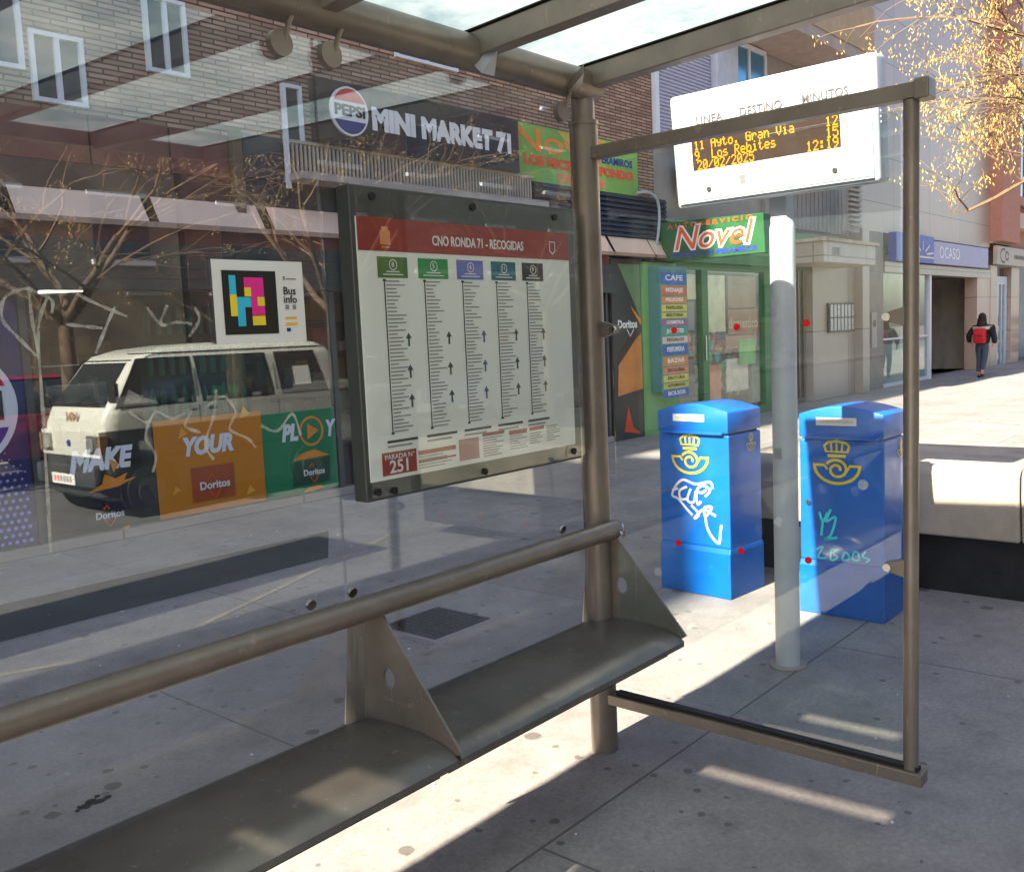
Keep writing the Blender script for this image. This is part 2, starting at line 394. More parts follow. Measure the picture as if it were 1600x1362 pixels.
# rafters and roof
slope = .045
def rz_(y): return 2.50 + (2.07 - y) * slope
RX = [2.85, 2.265, 1.66, 1.06, .46, -.14, -.74, -1.34, -1.94, -2.5]
for x in RX:
    MB().prism([(x - .028, 2.09, rz_(2.09) - .045), (x + .028, 2.09, rz_(2.09) - .045), (x + .028, 2.09, rz_(2.09) + .03), (x - .028, 2.09, rz_(2.09) + .03)], (0, -2.45, 2.45 * slope)).build('rafter', m_bronze, S, bevel=.004)
    MB().prism([(x - .036, 2.24, rz_(2.24) + .032), (x + .036, 2.24, rz_(2.24) + .032), (x + .036, 2.24, rz_(2.24) + .042), (x - .036, 2.24, rz_(2.24) + .042)], (0, -2.6, 2.6 * slope)).build('roof_seal', m_black, S)
MB().prism([(2.78, 2.02, 2.447), (2.70, 2.02, 2.42), (2.70, 1.95, 2.47)], (.0, .0, .03)).build('beam_bracket', m_bronze, S)
MB().prism([(2.235, 2.0, 2.40), (2.295, 2.0, 2.40), (2.265, 1.955, 2.465)], (0, .03, .03)).build('beam_bracket', m_white, S)
def roofmat():
    g = N('frosted_roof_glass'); v = g.co()
    f = g.ramp(g.noise(g.scaled(v, (1, 1, 1)), 2.2, 6, .65), .38, .62)
    c = g.mix(f, (.17, .25, .29), (.42, .48, .49))
    tl = g.n('ShaderNodeBsdfTranslucent'); g.l(c, tl.inputs[0])
    gl = g.n('ShaderNodeBsdfGlossy'); gl.inputs['Roughness'].default_value = .12
    df = g.n('ShaderNodeBsdfDiffuse'); g.l(c, df.inputs[0])
    a = g.n('ShaderNodeMixShader'); a.inputs[0].default_value = .30; g.l(tl.outputs[0], a.inputs[1]); g.l(df.outputs[0], a.inputs[2])
    b = g.n('ShaderNodeMixShader'); b.inputs[0].default_value = .10; g.l(a.outputs[0], b.inputs[1]); g.l(gl.outputs[0], b.inputs[2])
    g.l(b.outputs[0], g.out.inputs[0]); return g.m
m_roof = roofmat(); m_clear = glass('sun_opening_glass', .05, (.40, .38, .36), .02)
# frosted film on each pane, with clear openings added to let sun patches through
holes = [(-1.32, -1.12, 1.84, 1.98), (.27, .43, 1.38, 1.75), (-.37, -.31, 1.2, 1.85), (-1.50, -1.42, 1.62, 1.95), (.12, .14, 1.3, 1.9)]
def roofpane(x0, x1):
    ys = [-.36, 2.26]; xs = [x0, x1]
    hs = [h for h in holes if h[0] >= x0 and h[1] <= x1]
    for h in hs: xs += [h[0], h[1]]; ys += [h[2], h[3]]
    xs = sorted(set(xs)); ys = sorted(set(ys)); mb = MB(); cl = MB()
    for i in range(len(xs) - 1):
        for j in range(len(ys) - 1):
            cx, cy = (xs[i] + xs[i + 1]) / 2, (ys[j] + ys[j + 1]) / 2
            hole = any(h[0] < cx < h[1] and h[2] < cy < h[3] for h in hs)
            t = cl if hole else mb
            t.quad(*[(X, Y, rz_(Y) + .036) for X, Y in ((xs[i], ys[j]), (xs[i + 1], ys[j]), (xs[i + 1], ys[j + 1]), (xs[i], ys[j + 1]))])
    bmesh.ops.remove_doubles(mb.b, verts=mb.b.verts, dist=1e-5)
    o = mb.build('roof_pane', m_roof, S)
    if hs: cl.build('added_sun_opening', m_clear, o)
    else: cl.b.free()
rr = RX[::-1]
roofpane(2.852, 3.07)
for a, b in zip(rr[:-1], rr[1:]): roofpane(a + .002, b - .002)
MB().prism([(-2.55, -.36, rz_(-.36) - .03), (3.07, -.36, rz_(-.36) - .03), (3.07, -.36, rz_(-.36) + .045), (-2.55, -.36, rz_(-.36) + .045)], (0, -.05, 0)).build('roof_edge', m_bronze, S)
# back panes
g1 = box((-2.25, 2.066, .50), (1.641, 2.074, 2.40)).build('glass_pane', m_glass, S)
g2 = box((1.649, 2.066, .50), (2.782, 2.074, 2.40)).build('glass_pane', m_glass, S)
# glass clamps
def clampx(x, z, up):
    o = MB().disc((x, 2.052, z), (0, 1, 0), .034, .022).build('clamp', m_bronze, S, smooth=True)
    if up:
        MB().tube([(x + .012, 2.05, z), (x + .02, 2.035, z + .05), (x + .035, 2.03, z + .085)], .0075, 8).build('clamp_rod', m_bronze, o, smooth=True)
for x in (1.53, 1.69, 2.70, .45): clampx(x, 2.362 if x > 1 else 2.36, True)
for x in (1.515, 1.659, 2.625, .45):
    o = MB().disc((x, 2.060, .902), (0, 1, .3), .015, .010, 16).build('bolt', m_steel, S, smooth=True)
# rail and bench
cyl((-2.3, 1.995, .868), (2.86, 1.995, .868), .035, 'rail')
def bracket(x):
    b = bmesh.new(); out = [(2.06, .872), (2.02, .872), (1.705, .508), (1.72, .497), (2.09, .51), (2.075, .70)]
    hole = [(1.975 + .023 * math.cos(t * math.pi / 8), .655 + .03 * math.sin(t * math.pi / 8)) for t in range(16)]
    m = MB(); vs = []
    for lp in (out, hole):
        ring = [m.b.verts.new((x - .004, y, z)) for y, z in lp]; vs.append(ring)
        for i in range(len(ring)): m.b.edges.new((ring[i], ring[(i + 1) % len(ring)]))
    bmesh.ops.triangle_fill(m.b, edges=m.b.edges[:], use_beauty=True)
    r = bmesh.ops.extrude_face_region(m.b, geom=m.b.faces[:])
    bmesh.ops.translate(m.b, verts=[e for e in r['geom'] if isinstance(e, bmesh.types.BMVert)], vec=(.008, 0, 0))
    o = m.build('bench_bracket', m_bronze, S)
    MB().prism([(x - .03, 2.10, .86), (x + .004, 2.07, .86), (x + .004, 2.10, .50), (x - .045, 2.13, .50)], (0, .004, 0)).build('bracket_web', m_bronze, o)
for x in (2.865, 1.705, .545, -.615): bracket(x)
def seat(x0, x1):
    pr = [(2.105, .490), (2.10, .512), (2.03, .524), (1.95, .530), (1.86, .529), (1.78, .520), (1.73, .505), (1.712, .488), (1.712, .470), (1.724, .462), (1.735, .470), (1.735, .484), (1.79, .500), (1.9, .508), (2.05, .505), (2.09, .488)]
    m = MB().prism([(x0, y, z) for y, z in pr], (x1 - x0, 0, 0)).build('seat', m_seat, S, smooth=True)
    box((x0 + .01, 1.775, .425), (x1 - .01, 1.83, .495)).build('seat_support', mat('black_steel', .02, .5), m)  # support bar under the seat, black of its own
for a, b in ((1.712, 2.858), (.552, 1.698), (-.608, .538), (-1.7, -.622)): seat(a, b)
# side frame
MB().box((2.826, .90, 2.212), (2.874, 2.03, 2.256)).build('frame_bar', m_bronze, S, bevel=.003)
MB().box((2.820, .885, .195), (2.880, 2.03, .235)).build('frame_bar', m_bronze, S, bevel=.003)
MB().box((2.835, .90, .235), (2.865, 2.0, .247)).build('frame_bar_groove', m_black, S)
MB().tube([(2.85, .925, .236), (2.85, .925, 2.21)], .022, 20).build('end_post', m_bronze, S, smooth=True)
MB().box((2.815, .868, 2.205), (2.885, .91, 2.262)).build('end_cap', m_bronze, S, bevel=.006)
sg = box((2.846, .953, .27), (2.854, 1.975, 2.19)).build('side_glass_pane', m_sideglass, S)
for y, z in ((.953, 1.605), (.953, .858), (1.99, 1.605), (1.99, .858)):
    s_ = 1 if y < 1.5 else -1
    o = MB().prism([(2.856, y - s_ * .02, z + .03), (2.856, y - s_ * .02, z - .03), (2.856, y + s_ * .045, z - .012), (2.856, y + s_ * .045, z + .012)], (-.022, 0, 0)).build('clamp', m_bronze, S, bevel=.002)
    MB().disc((2.828, y + s_ * .035, z), (1, 0, 0), .012, .012, 12).build('bolt', m_steel, o, smooth=True)
for y, z in ((1.712, 1.592), (1.476, 1.594), (1.238, 1.597), (1.716, .848), (1.475, .848), (1.241, .845)):
    MB().disc((2.8445, y, z), (1, 0, 0), .0115, .003, 20).build('red_dot', m_red, S)
for y, z in ((1.804, .733), (1.341, .96), (1.065, 1.101)):
    MB().disc((2.8445, y, z), (1, 0, 0), .016, .002, 20).build('pale_dot', glass('residue_dot', .05, (.9, .9, .9), 1.0, (.7, .75, .75)), S)
# steel bolts at rail end
MB().disc((2.93, 2.02, .86), (.5, -1, 0), .016, .02, 16).build('bolt', m_steel, S, smooth=True)
# scratched and sprayed marks on the left pane
sp = MB(); OG = (0, 2.064, 0)
def gx(pts, wd): ribbon(sp, OG, FX, smoothpts(pts, 5), [wd * (.6 + .7 * abs(math.sin(i * .7 + len(pts)))) for i in range(5 * len(pts) - 4)], t=0)
#@@GRAF
g = N('dusty_spray'); tr_ = g.n('ShaderNodeBsdfTransparent'); df_ = g.n('ShaderNodeBsdfDiffuse'); df_.inputs[0].default_value = (.80, .80, .74, 1); mx_ = g.n('ShaderNodeMixShader')
g.l(g.ramp(g.noise(g.co(), 14, 4, .7), .2, 1.1), mx_.inputs[0]); g.l(tr_.outputs[0], mx_.inputs[1]); g.l(df_.outputs[0], mx_.inputs[2]); g.l(mx_.outputs[0], g.out.inputs[0]); m_spray = g.m
GR = [[(.86, 1.745), (.862, 1.66), (.868, 1.595), (.862, 1.40), (.853, 1.178)], [(.868, 1.595), (.83, 1.64), (.803, 1.677), (.81, 1.72), (.85, 1.74), (.88, 1.732), (.906, 1.716), (.903, 1.69)],
      [(.866, 1.60), (.875, 1.67), (.895, 1.72)], [(.96, 1.73), (1.01, 1.705), (1.07, 1.68)], [(1.043, 1.702), (1.02, 1.66), (.99, 1.60)],
      [(1.119, 1.701), (1.14, 1.67), (1.163, 1.656)], [(1.17, 1.705), (1.15, 1.66), (1.19, 1.665), (1.23, 1.66)], [(1.24, 1.70), (1.25, 1.67), (1.22, 1.63)], [(1.05, 1.47), (1.095, 1.437), (1.12, 1.46), (1.16, 1.44), (1.211, 1.457), (1.19, 1.42), (1.23, 1.40)],
      [(1.10, 1.44), (1.09, 1.40), (1.11, 1.36), (1.10, 1.32)], [(1.25, 1.46), (1.30, 1.481), (1.33, 1.44), (1.31, 1.40), (1.36, 1.37), (1.381, 1.344)], [(1.40, 1.40), (1.45, 1.38), (1.50, 1.42), (1.522, 1.361)], [(1.28, 1.50), (1.27, 1.44), (1.24, 1.37), (1.26, 1.33)], [(.93, 1.665), (.97, 1.66), (1.01, 1.655)]]
for gpts in GR:
    sp = MB(); gx(gpts, .0065); sp.build('sprayed_mark', m_spray, g1)

# ------------------------------------------------------------------ timetable case
T = thing('timetable_case', 'grey framed bus timetable case with a dark red header fixed to the glass', 'timetable', (1.61, 2.05, 1.16))
CX0, CX1, CZ0, CZ1 = 1.688, 2.685, 1.156, 2.022
box((CX0, 2.005, CZ0), (CX1, 2.06, CZ1)).build('case_body', m_dark, T, bevel=.004)
box((CX0 + .014, 1.999, CZ0 + .055), (CX1 - .045, 2.0048, CZ1 - .085)).build('poster', m_posterw, T)
pst = T
box((CX0 + .006, 1.986, CZ0 + .012), (CX1 - .006, 1.990, CZ1 - .012)).build('cover_glass', m_cover, T)
PO = Vector((CX0 + .014, 1.999, CZ0 + .055)); PW = CX1 - .045 - CX0 - .014; PH = CZ1 - .085 - CZ0 - .055
def pr(x0, y0, x1, y1, m, name='print', z=.0012, par=None): return rect(MB(), PO, FX, x0 * PW, y0 * PH, x1 * PW, y1 * PH, z, .001).build(name, m, par or T)
hd = pr(0, .875, 1, 1, m_maroon, 'header')
text('CNO RONDA 71 - RECOGIDAS', P2(PO, FX, PW * .52, PH * .925, .0025), FX, .040, m_inkw, T, width=PW * .44, ext=.0005, bold=.0006)
em = MB()
for bx in ((.085, .90, .125, .955), (.092, .955, .118, .968), (.09, .888, .12, .894)): rect(em, PO, FX, bx[0] * PW, bx[1] * PH, bx[2] * PW, bx[3] * PH, .0024, .0005)
em.build('city_crest', mat('crest_orange', (.75, .30, .12), .5), T)
em = MB(); ribbon(em, PO, FX, [(.885 * PW, .955 * PH), (.885 * PW, .915 * PH), (.90 * PW, .90 * PH), (.915 * PW, .915 * PH), (.915 * PW, .955 * PH)], .004, True, .0024)
em.build('company_emblem', m_inkw, T)
cols = [((.07, .19), (.09, .20, .05)), ((.235, .365), (.02, .27, .06)), ((.405, .53), (.13, .17, .50)), ((.57, .695), (.01, .13, .18)), ((.73, .845), (.03, .035, .04))]
lines_k = MB(); lines_g = MB(); boxes = MB()
for ci, ((a, b), colr) in enumerate(cols):
    cm = mat('route_%s' % ('olive', 'green', 'violet', 'teal', 'black')[ci], colr, .5)
    pr(a, .775, b, .855, cm, 'route_header')
    rg = MB(); ribbon(rg, PO, FX, arc((a + b) / 2 * PW, .825 * PH, .014, .014, 0, 345, 16), .0025, True, .0022)
    rect(rg, PO, FX, (a + .02) * PW, .786 * PH, (b - .02) * PW, .790 * PH, .0022, .0005); rect(rg, PO, FX, (a + .035) * PW, .797 * PH, (b - .035) * PW, .801 * PH, .0022, .0005)
    text(('8', '5', '4', '11', '9')[ci], P2(PO, FX, (a + b) / 2 * PW, .825 * PH, .0022), FX, .02, m_inkw, T, ext=.0003)
    rg.build('route_emblem', m_inkw, T)
    rect(lines_k, PO, FX, (a + .022) * PW, .175 * PH, (a + .026) * PW, .765 * PH, .0012, .0006)
    for k in range(2): rect(lines_k, PO, FX, (a + .018) * PW, (.172 + k * .59) * PH, (a + .030) * PW, (.180 + k * .59) * PH, .0014, .0006)
    y = .76
    while y > .18:
        L = random.uniform(.025, .075); rect(lines_g, PO, FX, (a + .03) * PW, y * PH, (a + .034 + L) * PW, (y + .0048) * PH, .0012, .0006); y -= .0145
    for yy in (.535, .41, .295):
        am = MB()
        cx = (b - .010) * PW; cy = yy * PH
        flat(am, PO, FX, [(cx, cy + .020), (cx - .011, cy + .004), (cx + .011, cy + .004)], .0014); rect(am, PO, FX, cx - .003, cy - .018, cx + .003, cy + .006, .0015)
        am.build('route_arrow', mat('arrow_dark', (.03, .07, .06), .5) if ci != 2 else mat('arrow_violet', (.10, .12, .28), .5), T)
    rect(lines_k, PO, FX, (a + .0) * PW, .140 * PH, (b + .005) * PW, .150 * PH, .0012, .0006)
    rect(lines_g, PO, FX, (a + .0) * PW, .122 * PH, (b - .02) * PW, .130 * PH, .0012, .0006)
lines_k.build('ruled_lines', m_ink, T); lines_g.build('stop_names', m_inkg, T)
pr(.045, .015, .185, .105, m_maroon, 'stop_number_box'); bx2 = MB()
text('PARADA Nº', P2(PO, FX, .115 * PW, .085 * PH, .0022), FX, .02, m_inkw, T, width=.12 * PW, ext=.0003)
text('251', P2(PO, FX, .115 * PW, .045 * PH, .0022), FX, .05, m_inkw, T, width=.075 * PW, ext=.0003, bold=.001)
pr(.195, .075, .36, .092, m_maroon); pr(.195, .045, .36, .052, m_maroon); pr(.375, .02, .47, .11, mat('print_rose', (.38, .20, .19), .5))
pr(.49, .108, .60, .122, m_maroon); pr(.625, .095, .72, .115, m_maroon); pr(.735, .1, .815, .115, m_maroon)
tl = MB()
for (a, b, lo, hi) in ((.195, .34, .02, .07), (.49, .60, .02, .10), (.625, .72, .03, .085), (.735, .815, .04, .09), (.83, .92, .04, .11)):
    y = lo
    while y < hi: rect(tl, PO, FX, a * PW, y * PH, (b - random.uniform(0, .05)) * PW, (y + .004) * PH, .0012, .0006); y += .011
tl.build('fine_print', m_inkg, T)
for x, z in ((1.70, 1.99), (2.10, 1.99), (2.50, 1.985), (1.66, 1.185), (1.72, 1.18), (2.1, 1.182), (2.56, 1.19)):
    MB().disc((x + .05, 1.984, z), (0, 1, 0), .011, .008, 14).build('screw', m_black, T, smooth=True)

# bus info notice
B = thing('bus_info_notice', 'square white notice with coloured blocks on black stuck to the shelter glass', 'notice', (1.29, 2.055, 1.6))
BO = Vector((1.292, 2.0635, 1.609)); BW, BH = .268, .206
rect(MB(), BO, FX, 0, 0, BW, BH, .003, .0025).build('notice_sheet', m_paper, B)
rect(MB(), BO, FX, .025, .022, .182, .180, .0042, .001).build('black_panel', m_ink, B)
u = .0157; bx0, by0 = .025 + .0157 * 1.2, .022 + .0157 * 1.3
cyan = MB(); mag = MB(); yel = MB()
def cell(mb, x, y, w_, h_): rect(mb, BO, FX, bx0 + x * u, by0 + y * u, bx0 + (x + w_) * u, by0 + (y + h_) * u, .0054, .001)
cell(cyan, 0, 5, 1.19, 3); cell(cyan, 1.2, 0, 1.4, 2.99); cell(cyan, 1.2, 3, 2.6, 1.6)
cell(yel, 0, 1.6, 1.19, 3.39); yel.build('yellow_block', mat('code_yellow', (.85, .65, .04), .5), B); yel = MB(); cell(yel, 2.7, 4.7, 1.2, 1.4); cell(mag, 2.7, 6.1, 1.2, 1.6); cell(mag, 3.9, 1.7, 2.4, 6.0); rect(yel, BO, FX, bx0 + 5.0 * u, by0 + 3.2 * u, bx0 + 6.3 * u, by0 + 4.6 * u, .0066, .001); cell(yel, 3.9, .1, 2.4, 1.5)
cyan.build('cyan_block', mat('code_cyan', (.04, .50, .75), .5), B); mag.build('magenta_block', mat('code_magenta', (.80, .03, .30), .5), B); yel.build('yellow_block', mat('code_yellow', (.85, .65, .04), .5), B)
for i_, (s_, yy) in enumerate((('Bus', .130), ('info', .108))): text(s_, P2(BO, FX, .202, yy, .0045), FX, .028, m_ink, B, ext=.0003, bold=.0003, align='LEFT')
fp = MB(); rect(fp, BO, FX, .205, .158, .211, .168, .0042); rect(fp, BO, FX, .215, .160, .245, .163, .0042)
rect(fp, BO, FX, .207, .083, .218, .095, .0042); rect(fp, BO, FX, .230, .083, .240, .095, .0042); fp.build('small_print', m_inkg, B)
fp = MB(); rect(fp, BO, FX, .205, .058, .240, .064, .0042); rect(fp, BO, FX, .205, .042, .242, .049, .0042); fp.build('yellow_strip', mat('strip_orange', (.75, .45, .05), .5), B)
fp = MB(); rect(fp, BO, FX, .207, .026, .219, .035, .0042); fp.build('blue_flag', m_printblue, B)

# ------------------------------------------------------------------ arrival display
D = thing('arrival_display', 'large white electronic bus arrival display with amber figures on a grey square post', 'information display', (4.14, 1.93, 0))
box((4.18, 1.91, 0.0), (4.26, 1.99, 2.2)).build('square_post', m_grey, D, bevel=.006)
dY0, dY1, dZ0, dZ1 = 1.445, 2.415, 2.17, 2.69
MB().box((4.07, dY0, dZ0), (4.20, dY1, dZ1)).build('housing', m_white, D, bevel=.022, smooth=True, seg=4)
MB().box((4.062, dY0 + .022, dZ0 + .022), (4.09, dY1 - .022, dZ1 - .022)).build('panel_gasket', m_grey, D)
MB().box((4.058, dY0 + .03, dZ0 + .03), (4.10, dY1 - .03, dZ1 - .03)).build('front_panel', m_ledwhite, D, bevel=.004)
DO = Vector((4.058, dY1 - .03, dZ0 + .03)); DW = dY1 - dY0 - .06; DH = dZ1 - dZ0 - .06
rect(MB(), DO, FY, .09 * DW, .30 * DH, .865 * DW, .71 * DH, .002, .0015).build('screen', mat('screen_brown', (.045, .030, .024), .25), D)
for s_, x in (('LINEA', .20), ('DESTINO', .48), ('MINUTOS', .80)):
    text(s_, P2(DO, FY, x * DW, .775 * DH, .0035), FY, .052, mat('print_pale_grey', (.10, .10, .11), .5), D, ext=.0004, width=DW * (.15 if s_ == 'LINEA' else .22), bold=.0006)
for x in (.17, .83):
    MB().disc(P2(DO, FY, x * DW, .10 * DH, .002), (1, 0, 0), .0115, .006, 16).build('screw', m_dark, D)
cr = MB(); rect(cr, DO, FY, .345 * DW, .10 * DH, .375 * DW, .19 * DH, .001)
rect(cr, DO, FY, .40 * DW, .15 * DH, .56 * DW, .16 * DH, .001); rect(cr, DO, FY, .40 * DW, .12 * DH, .52 * DW, .128 * DH, .001); cr.build('faint_crest', mat('print_faint', (.20, .20, .20), .5), D)
for k in range(6): MB().box((4.10, dY0 - .004, dZ0 + .24 + k * .022), (4.17, dY0 + .002, dZ0 + .248 + k * .022)).build('vent_slot', m_grey, D)
G57 = {'0': '0E11131519110E', '1': '040C040404040E', '2': '0E11010204081F', '5': '1F101E0101110E', '9': '0E11110F01020C', '/': '00010204081000', ':': '000C0C000C0C00', '.': '0000000000 0C0C'.replace(' ', ''),
       'A': '0E11111F111111', 'y': '0000111 10F010E'.replace(' ', ''), 't': '08081C08080906', 'o': '00000E1111110E', 'G': '0E11101711110F', 'r': '00001619101010', 'a': '00000E010F110F', 'n': '00001619111111',
       'V': '1111111111 0A04'.replace(' ', ''), 'i': '04000C0404040E', 'L': '1010101010101F', 's': '00000E100E011E', 'R': '1E11111E141211', 'e': '00000E111F100E', 'b': '10101619 11111E'.replace(' ', ''), 'H': '1111111F111111', '3': '1F02040201110E', '8': '0E11110E11110E', '6': '0608101E11110E', 'p': '00001E111E1010', 'l': '0C04040404040E'}
led = MB(); pit = .0047; pity = .0062
def ledtext(s, x0, ytop):
    for ch in s:
        if ch in G57:
            h = G57[ch]
            for r_ in range(7):
                bits = int(h[2 * r_:2 * r_ + 2], 16)
                for c_ in range(5):
                    if bits >> (4 - c_) & 1:
                        X = x0 + c_ * pit; Y = ytop - r_ * pity
                        rect(led, DO, FY, X, Y - pity * .98, X + pit * 1.05, Y, .0032, .001)
        x0 += pit * 6.2
sx = .105 * DW; sw = .76 * DW; sy = .70 * DH; lh = .047
ledtext('33 Hospital', sx, sy - .003); ledtext('8', sx + sw - pit * 7, sy - .003)
ledtext('11 Ayto. Gran Via', sx, sy - .003 - lh); ledtext('12', sx + sw - pit * 13, sy - .003 - lh)
ledtext('9  Los Rebites', sx, sy - .003 - 2 * lh); ledtext('15', sx + sw - pit * 13, sy - .003 - 2 * lh)
ledtext('20/02/2025', sx + .01, sy - .003 - 3 * lh + .004); ledtext('12:19', sx + sw - pit * 32, sy - .003 - 3 * lh + .004)
ml = N('led_amber'); e_ = ml.n('ShaderNodeEmission'); e_.inputs[0].default_value = (1.0, .40, .015, 1); e_.inputs[1].default_value = .75; ml.l(e_.outputs[0], ml.out.inputs[0])
led.build('led_figures', ml.m, D)
piv = Vector((4.13, 0, 2.17)) - Vector(ORG[D.name]); RT = Matrix.Translation(piv) @ Matrix.Rotation(R(-6.5), 4, 'Y') @ Matrix.Translation(-piv)
for o_ in list(D.children):
    if not o_.name.startswith('square_post'): o_.data.transform(RT)

# round pole
PL = thing('round_pole', 'round topped pale grey steel pole standing in front of the display post', 'pole', (4.08, 1.885, 0))
pts = [(4.08, 1.885, 0), (4.08, 1.885, 2.02)] + [(4.08, 1.885, 2.02 + .055 * math.sin(R(a))) for a in (20, 40, 60, 75, 88)]
MB().tube(pts, [.056, .056] + [.056 * math.cos(R(a)) for a in (20, 40, 60, 75, 88)], 32).build('tube', m_postwhite, PL, smooth=True)
MB().disc((4.08, 1.885, .006), (0, 0, 1), .085, .008, 32).build('base_plate', m_conc, PL)
st = rect(MB(), (4.022, 1.91, .985), FY, 0, 0, .035, .05, .002).build('label_plate', mat('plate_grey', (.28, .29, .3), .5), PL)
text('X', P2((4.020, 1.893, 1.01), FY, 0, 0, .003), FY, .03, m_inkg, PL, ext=.0003)

# ------------------------------------------------------------------ postal boxes
def emblem(O, UV, s, par, m=m_yellow, name='post_horn_emblem'):
    e = MB()
    horn = arc(0, 0, 1.0, .78, 180, 360, 30)
    ribbon(e, O, UV, [(x * s, y * s) for x, y in horn], .13 * s)
    ribbon(e, O, UV, [(x * s, y * s) for x, y in [(-1.06, 0), (-.55, 0), (-.42, -.18)]], .12 * s)
    spi = [( (.52 - .0125 * k) * math.cos(R(150 - k * 17)), -.18 + (.46 - .011 * k) * math.sin(R(150 - k * 17))) for k in range(32)]
    ribbon(e, O, UV, [(x * s, y * s) for x, y in spi], .12 * s)
    ribbon(e, O, UV, [(x * s, y * s) for x, y in [(.30, -.42), (.58, .0), (1.06, 0)]], .12 * s)
    ribbon(e, O, UV, [(x * s, y * s) for x, y in [(-.4, .42), (.4, .42)]], .13 * s)
    ribbon(e, O, UV, [(x * s, y * s) for x, y in [(-.46, .58), (-.55, .86), (-.38, 1.0), (0, 1.06), (.38, 1.0), (.55, .86), (.46, .58)]], .11 * s)
    for x in (-.22, 0, .22): ribbon(e, O, UV, [(x * s, .62 * s), (x * 1.15 * s, .98 * s)], .09 * s)
    ribbon(e, O, UV, [(-.5 * s, .60 * s), (.5 * s, .60 * s)], .07 * s)
    ribbon(e, O, UV, [(0, 1.05 * s), (0, 1.28 * s)], .09 * s); ribbon(e, O, UV, [(-.1 * s, 1.18 * s), (.1 * s, 1.18 * s)], .07 * s)
    return e.build(name, m, par)
def postbox(x0, yc, w_, d_, label, rz, tags):
    Bx = thing('post_box', label, 'post box', (x0, yc, 0), 'blue postal boxes beside the shelter', rz, True)
    h = w_ / 2
    lo = MB(); lo.loft([[(-.012, -h - .004, 0), (d_ + .012, -h - .004, 0), (d_ + .012, h + .004, 0), (-.012, h + .004, 0)], [(-.012, -h - .004, .27), (d_ + .012, -h - .004, .27), (d_ + .012, h + .004, .27), (-.012, h + .004, .27)],
                       [(0, -h, .30), (d_, -h, .30), (d_, h, .30), (0, h, .30)]]).build('plinth', m_bluedk, Bx, bevel=.006)
    MB().box((.0, -h, .30), (d_, h, .968)).build('body', m_blue, Bx, bevel=.008)
    box((.022, -h + .02, .968), (d_ - .01, h - .02, .98)).build('slot_gap', m_black, Bx)
    prf = [(-h, .98)] + [(-h + w_ * t / 12, 1.105 + .045 * math.sin(math.pi * t / 12)) for t in range(13)] + [(h, .98)]
    MB().prism([(-.006, y, z) for y, z in prf], (d_ + .008, 0, 0)).build('head', m_blue, Bx, bevel=.006, smooth=True)
    box((-.028, -h + .03, .972), (.0, h - .03, .986)).build('slot_ledge', m_blue, Bx, bevel=.002)
    nt_ = rect(MB(), (-.0085, 0, 0), FY, -.13, 1.045, .09, 1.088, .003).build('address_label', m_paper, Bx)
    text('LUGAR DE RECOGIDA', (-.013, .02, 1.066), FY, .02, mat('label_orange', (.75, .35, .1), .5), Bx, width=.18, ext=.0003)
    emblem((-.001, .02, .83), FY, .124, Bx)
    emblem((.24, -h - .001, .90), FX, .05, Bx)
    MB().disc((-.004, h - .05, .62), (1, 0, 0), .013, .014, 12).build('lock', m_steel, Bx, smooth=True)
    for wd, pp, mm in tags:
        e = MB()
        for q_ in pp: ribbon(e, (-.003, 0, 0), FY, smoothpts([(a_ * .9, b_ - (.0 if b_ < .4 and len(tags) > 1 else -.02)) for a_, b_ in q_], 5), wd)
        e.build('graffiti', mm, Bx)
    return Bx
m_gw = mat('graffiti_white', (.72, .75, .80), .6); m_gc = mat('graffiti_cyan', (.06, .80, .90), .6)
tagA = [[(-.14, .63), (-.17, .57), (-.12, .55), (-.05, .49), (-.01, .46)], [(-.05, .63), (-.11, .60), (-.10, .55), (-.04, .56)], [(-.02, .62), (-.05, .55), (.0, .54), (.02, .61), (.03, .53), (.06, .55)],
        [(.10, .62), (.06, .60), (.03, .62), (.08, .645), (.13, .62), (.09, .58)], [(-.14, .63), (-.08, .67), (.02, .65), (.13, .67), (.15, .63)], [(-.02, .52), (.04, .47), (.0, .44), (.07, .50), (.09, .46), (.14, .52), (.08, .51), (.17, .47)],
        [(.09, .47), (.10, .40), (.14, .34), (.19, .31), (.20, .36), (.21, .42)], [(-.17, .60), (-.12, .615)]]
tagB = [[(-.13, .55), (-.11, .50), (-.08, .55)], [(-.11, .50), (-.12, .42)], [(-.06, .57), (-.09, .50), (-.03, .53), (-.06, .43), (-.10, .40), (-.02, .42)]]
tagB2 = [[(-.15, .36), (-.11, .38), (-.14, .32), (-.09, .32)], [(-.06, .37), (-.06, .31), (-.02, .33), (-.05, .35), (-.02, .37), (-.06, .37)], [(.02, .36), (.01, .32), (.05, .33), (.04, .36), (.02, .36)], [(.08, .37), (.07, .33), (.11, .33), (.10, .37), (.08, .37)], [(.15, .38), (.13, .35), (.17, .34), (.15, .32)]]
postbox(4.93, 2.86, .49, .36, 'blue postal box with white scrawl on its front, nearest the green shop', R(-4), [(.015, tagA, m_gw)])
postbox(4.93, 1.965, .46, .33, 'blue postal box with cyan scrawl, seen behind the grey display pole', 0, [(.014, tagB, m_gc), (.011, tagB2, m_gc)])

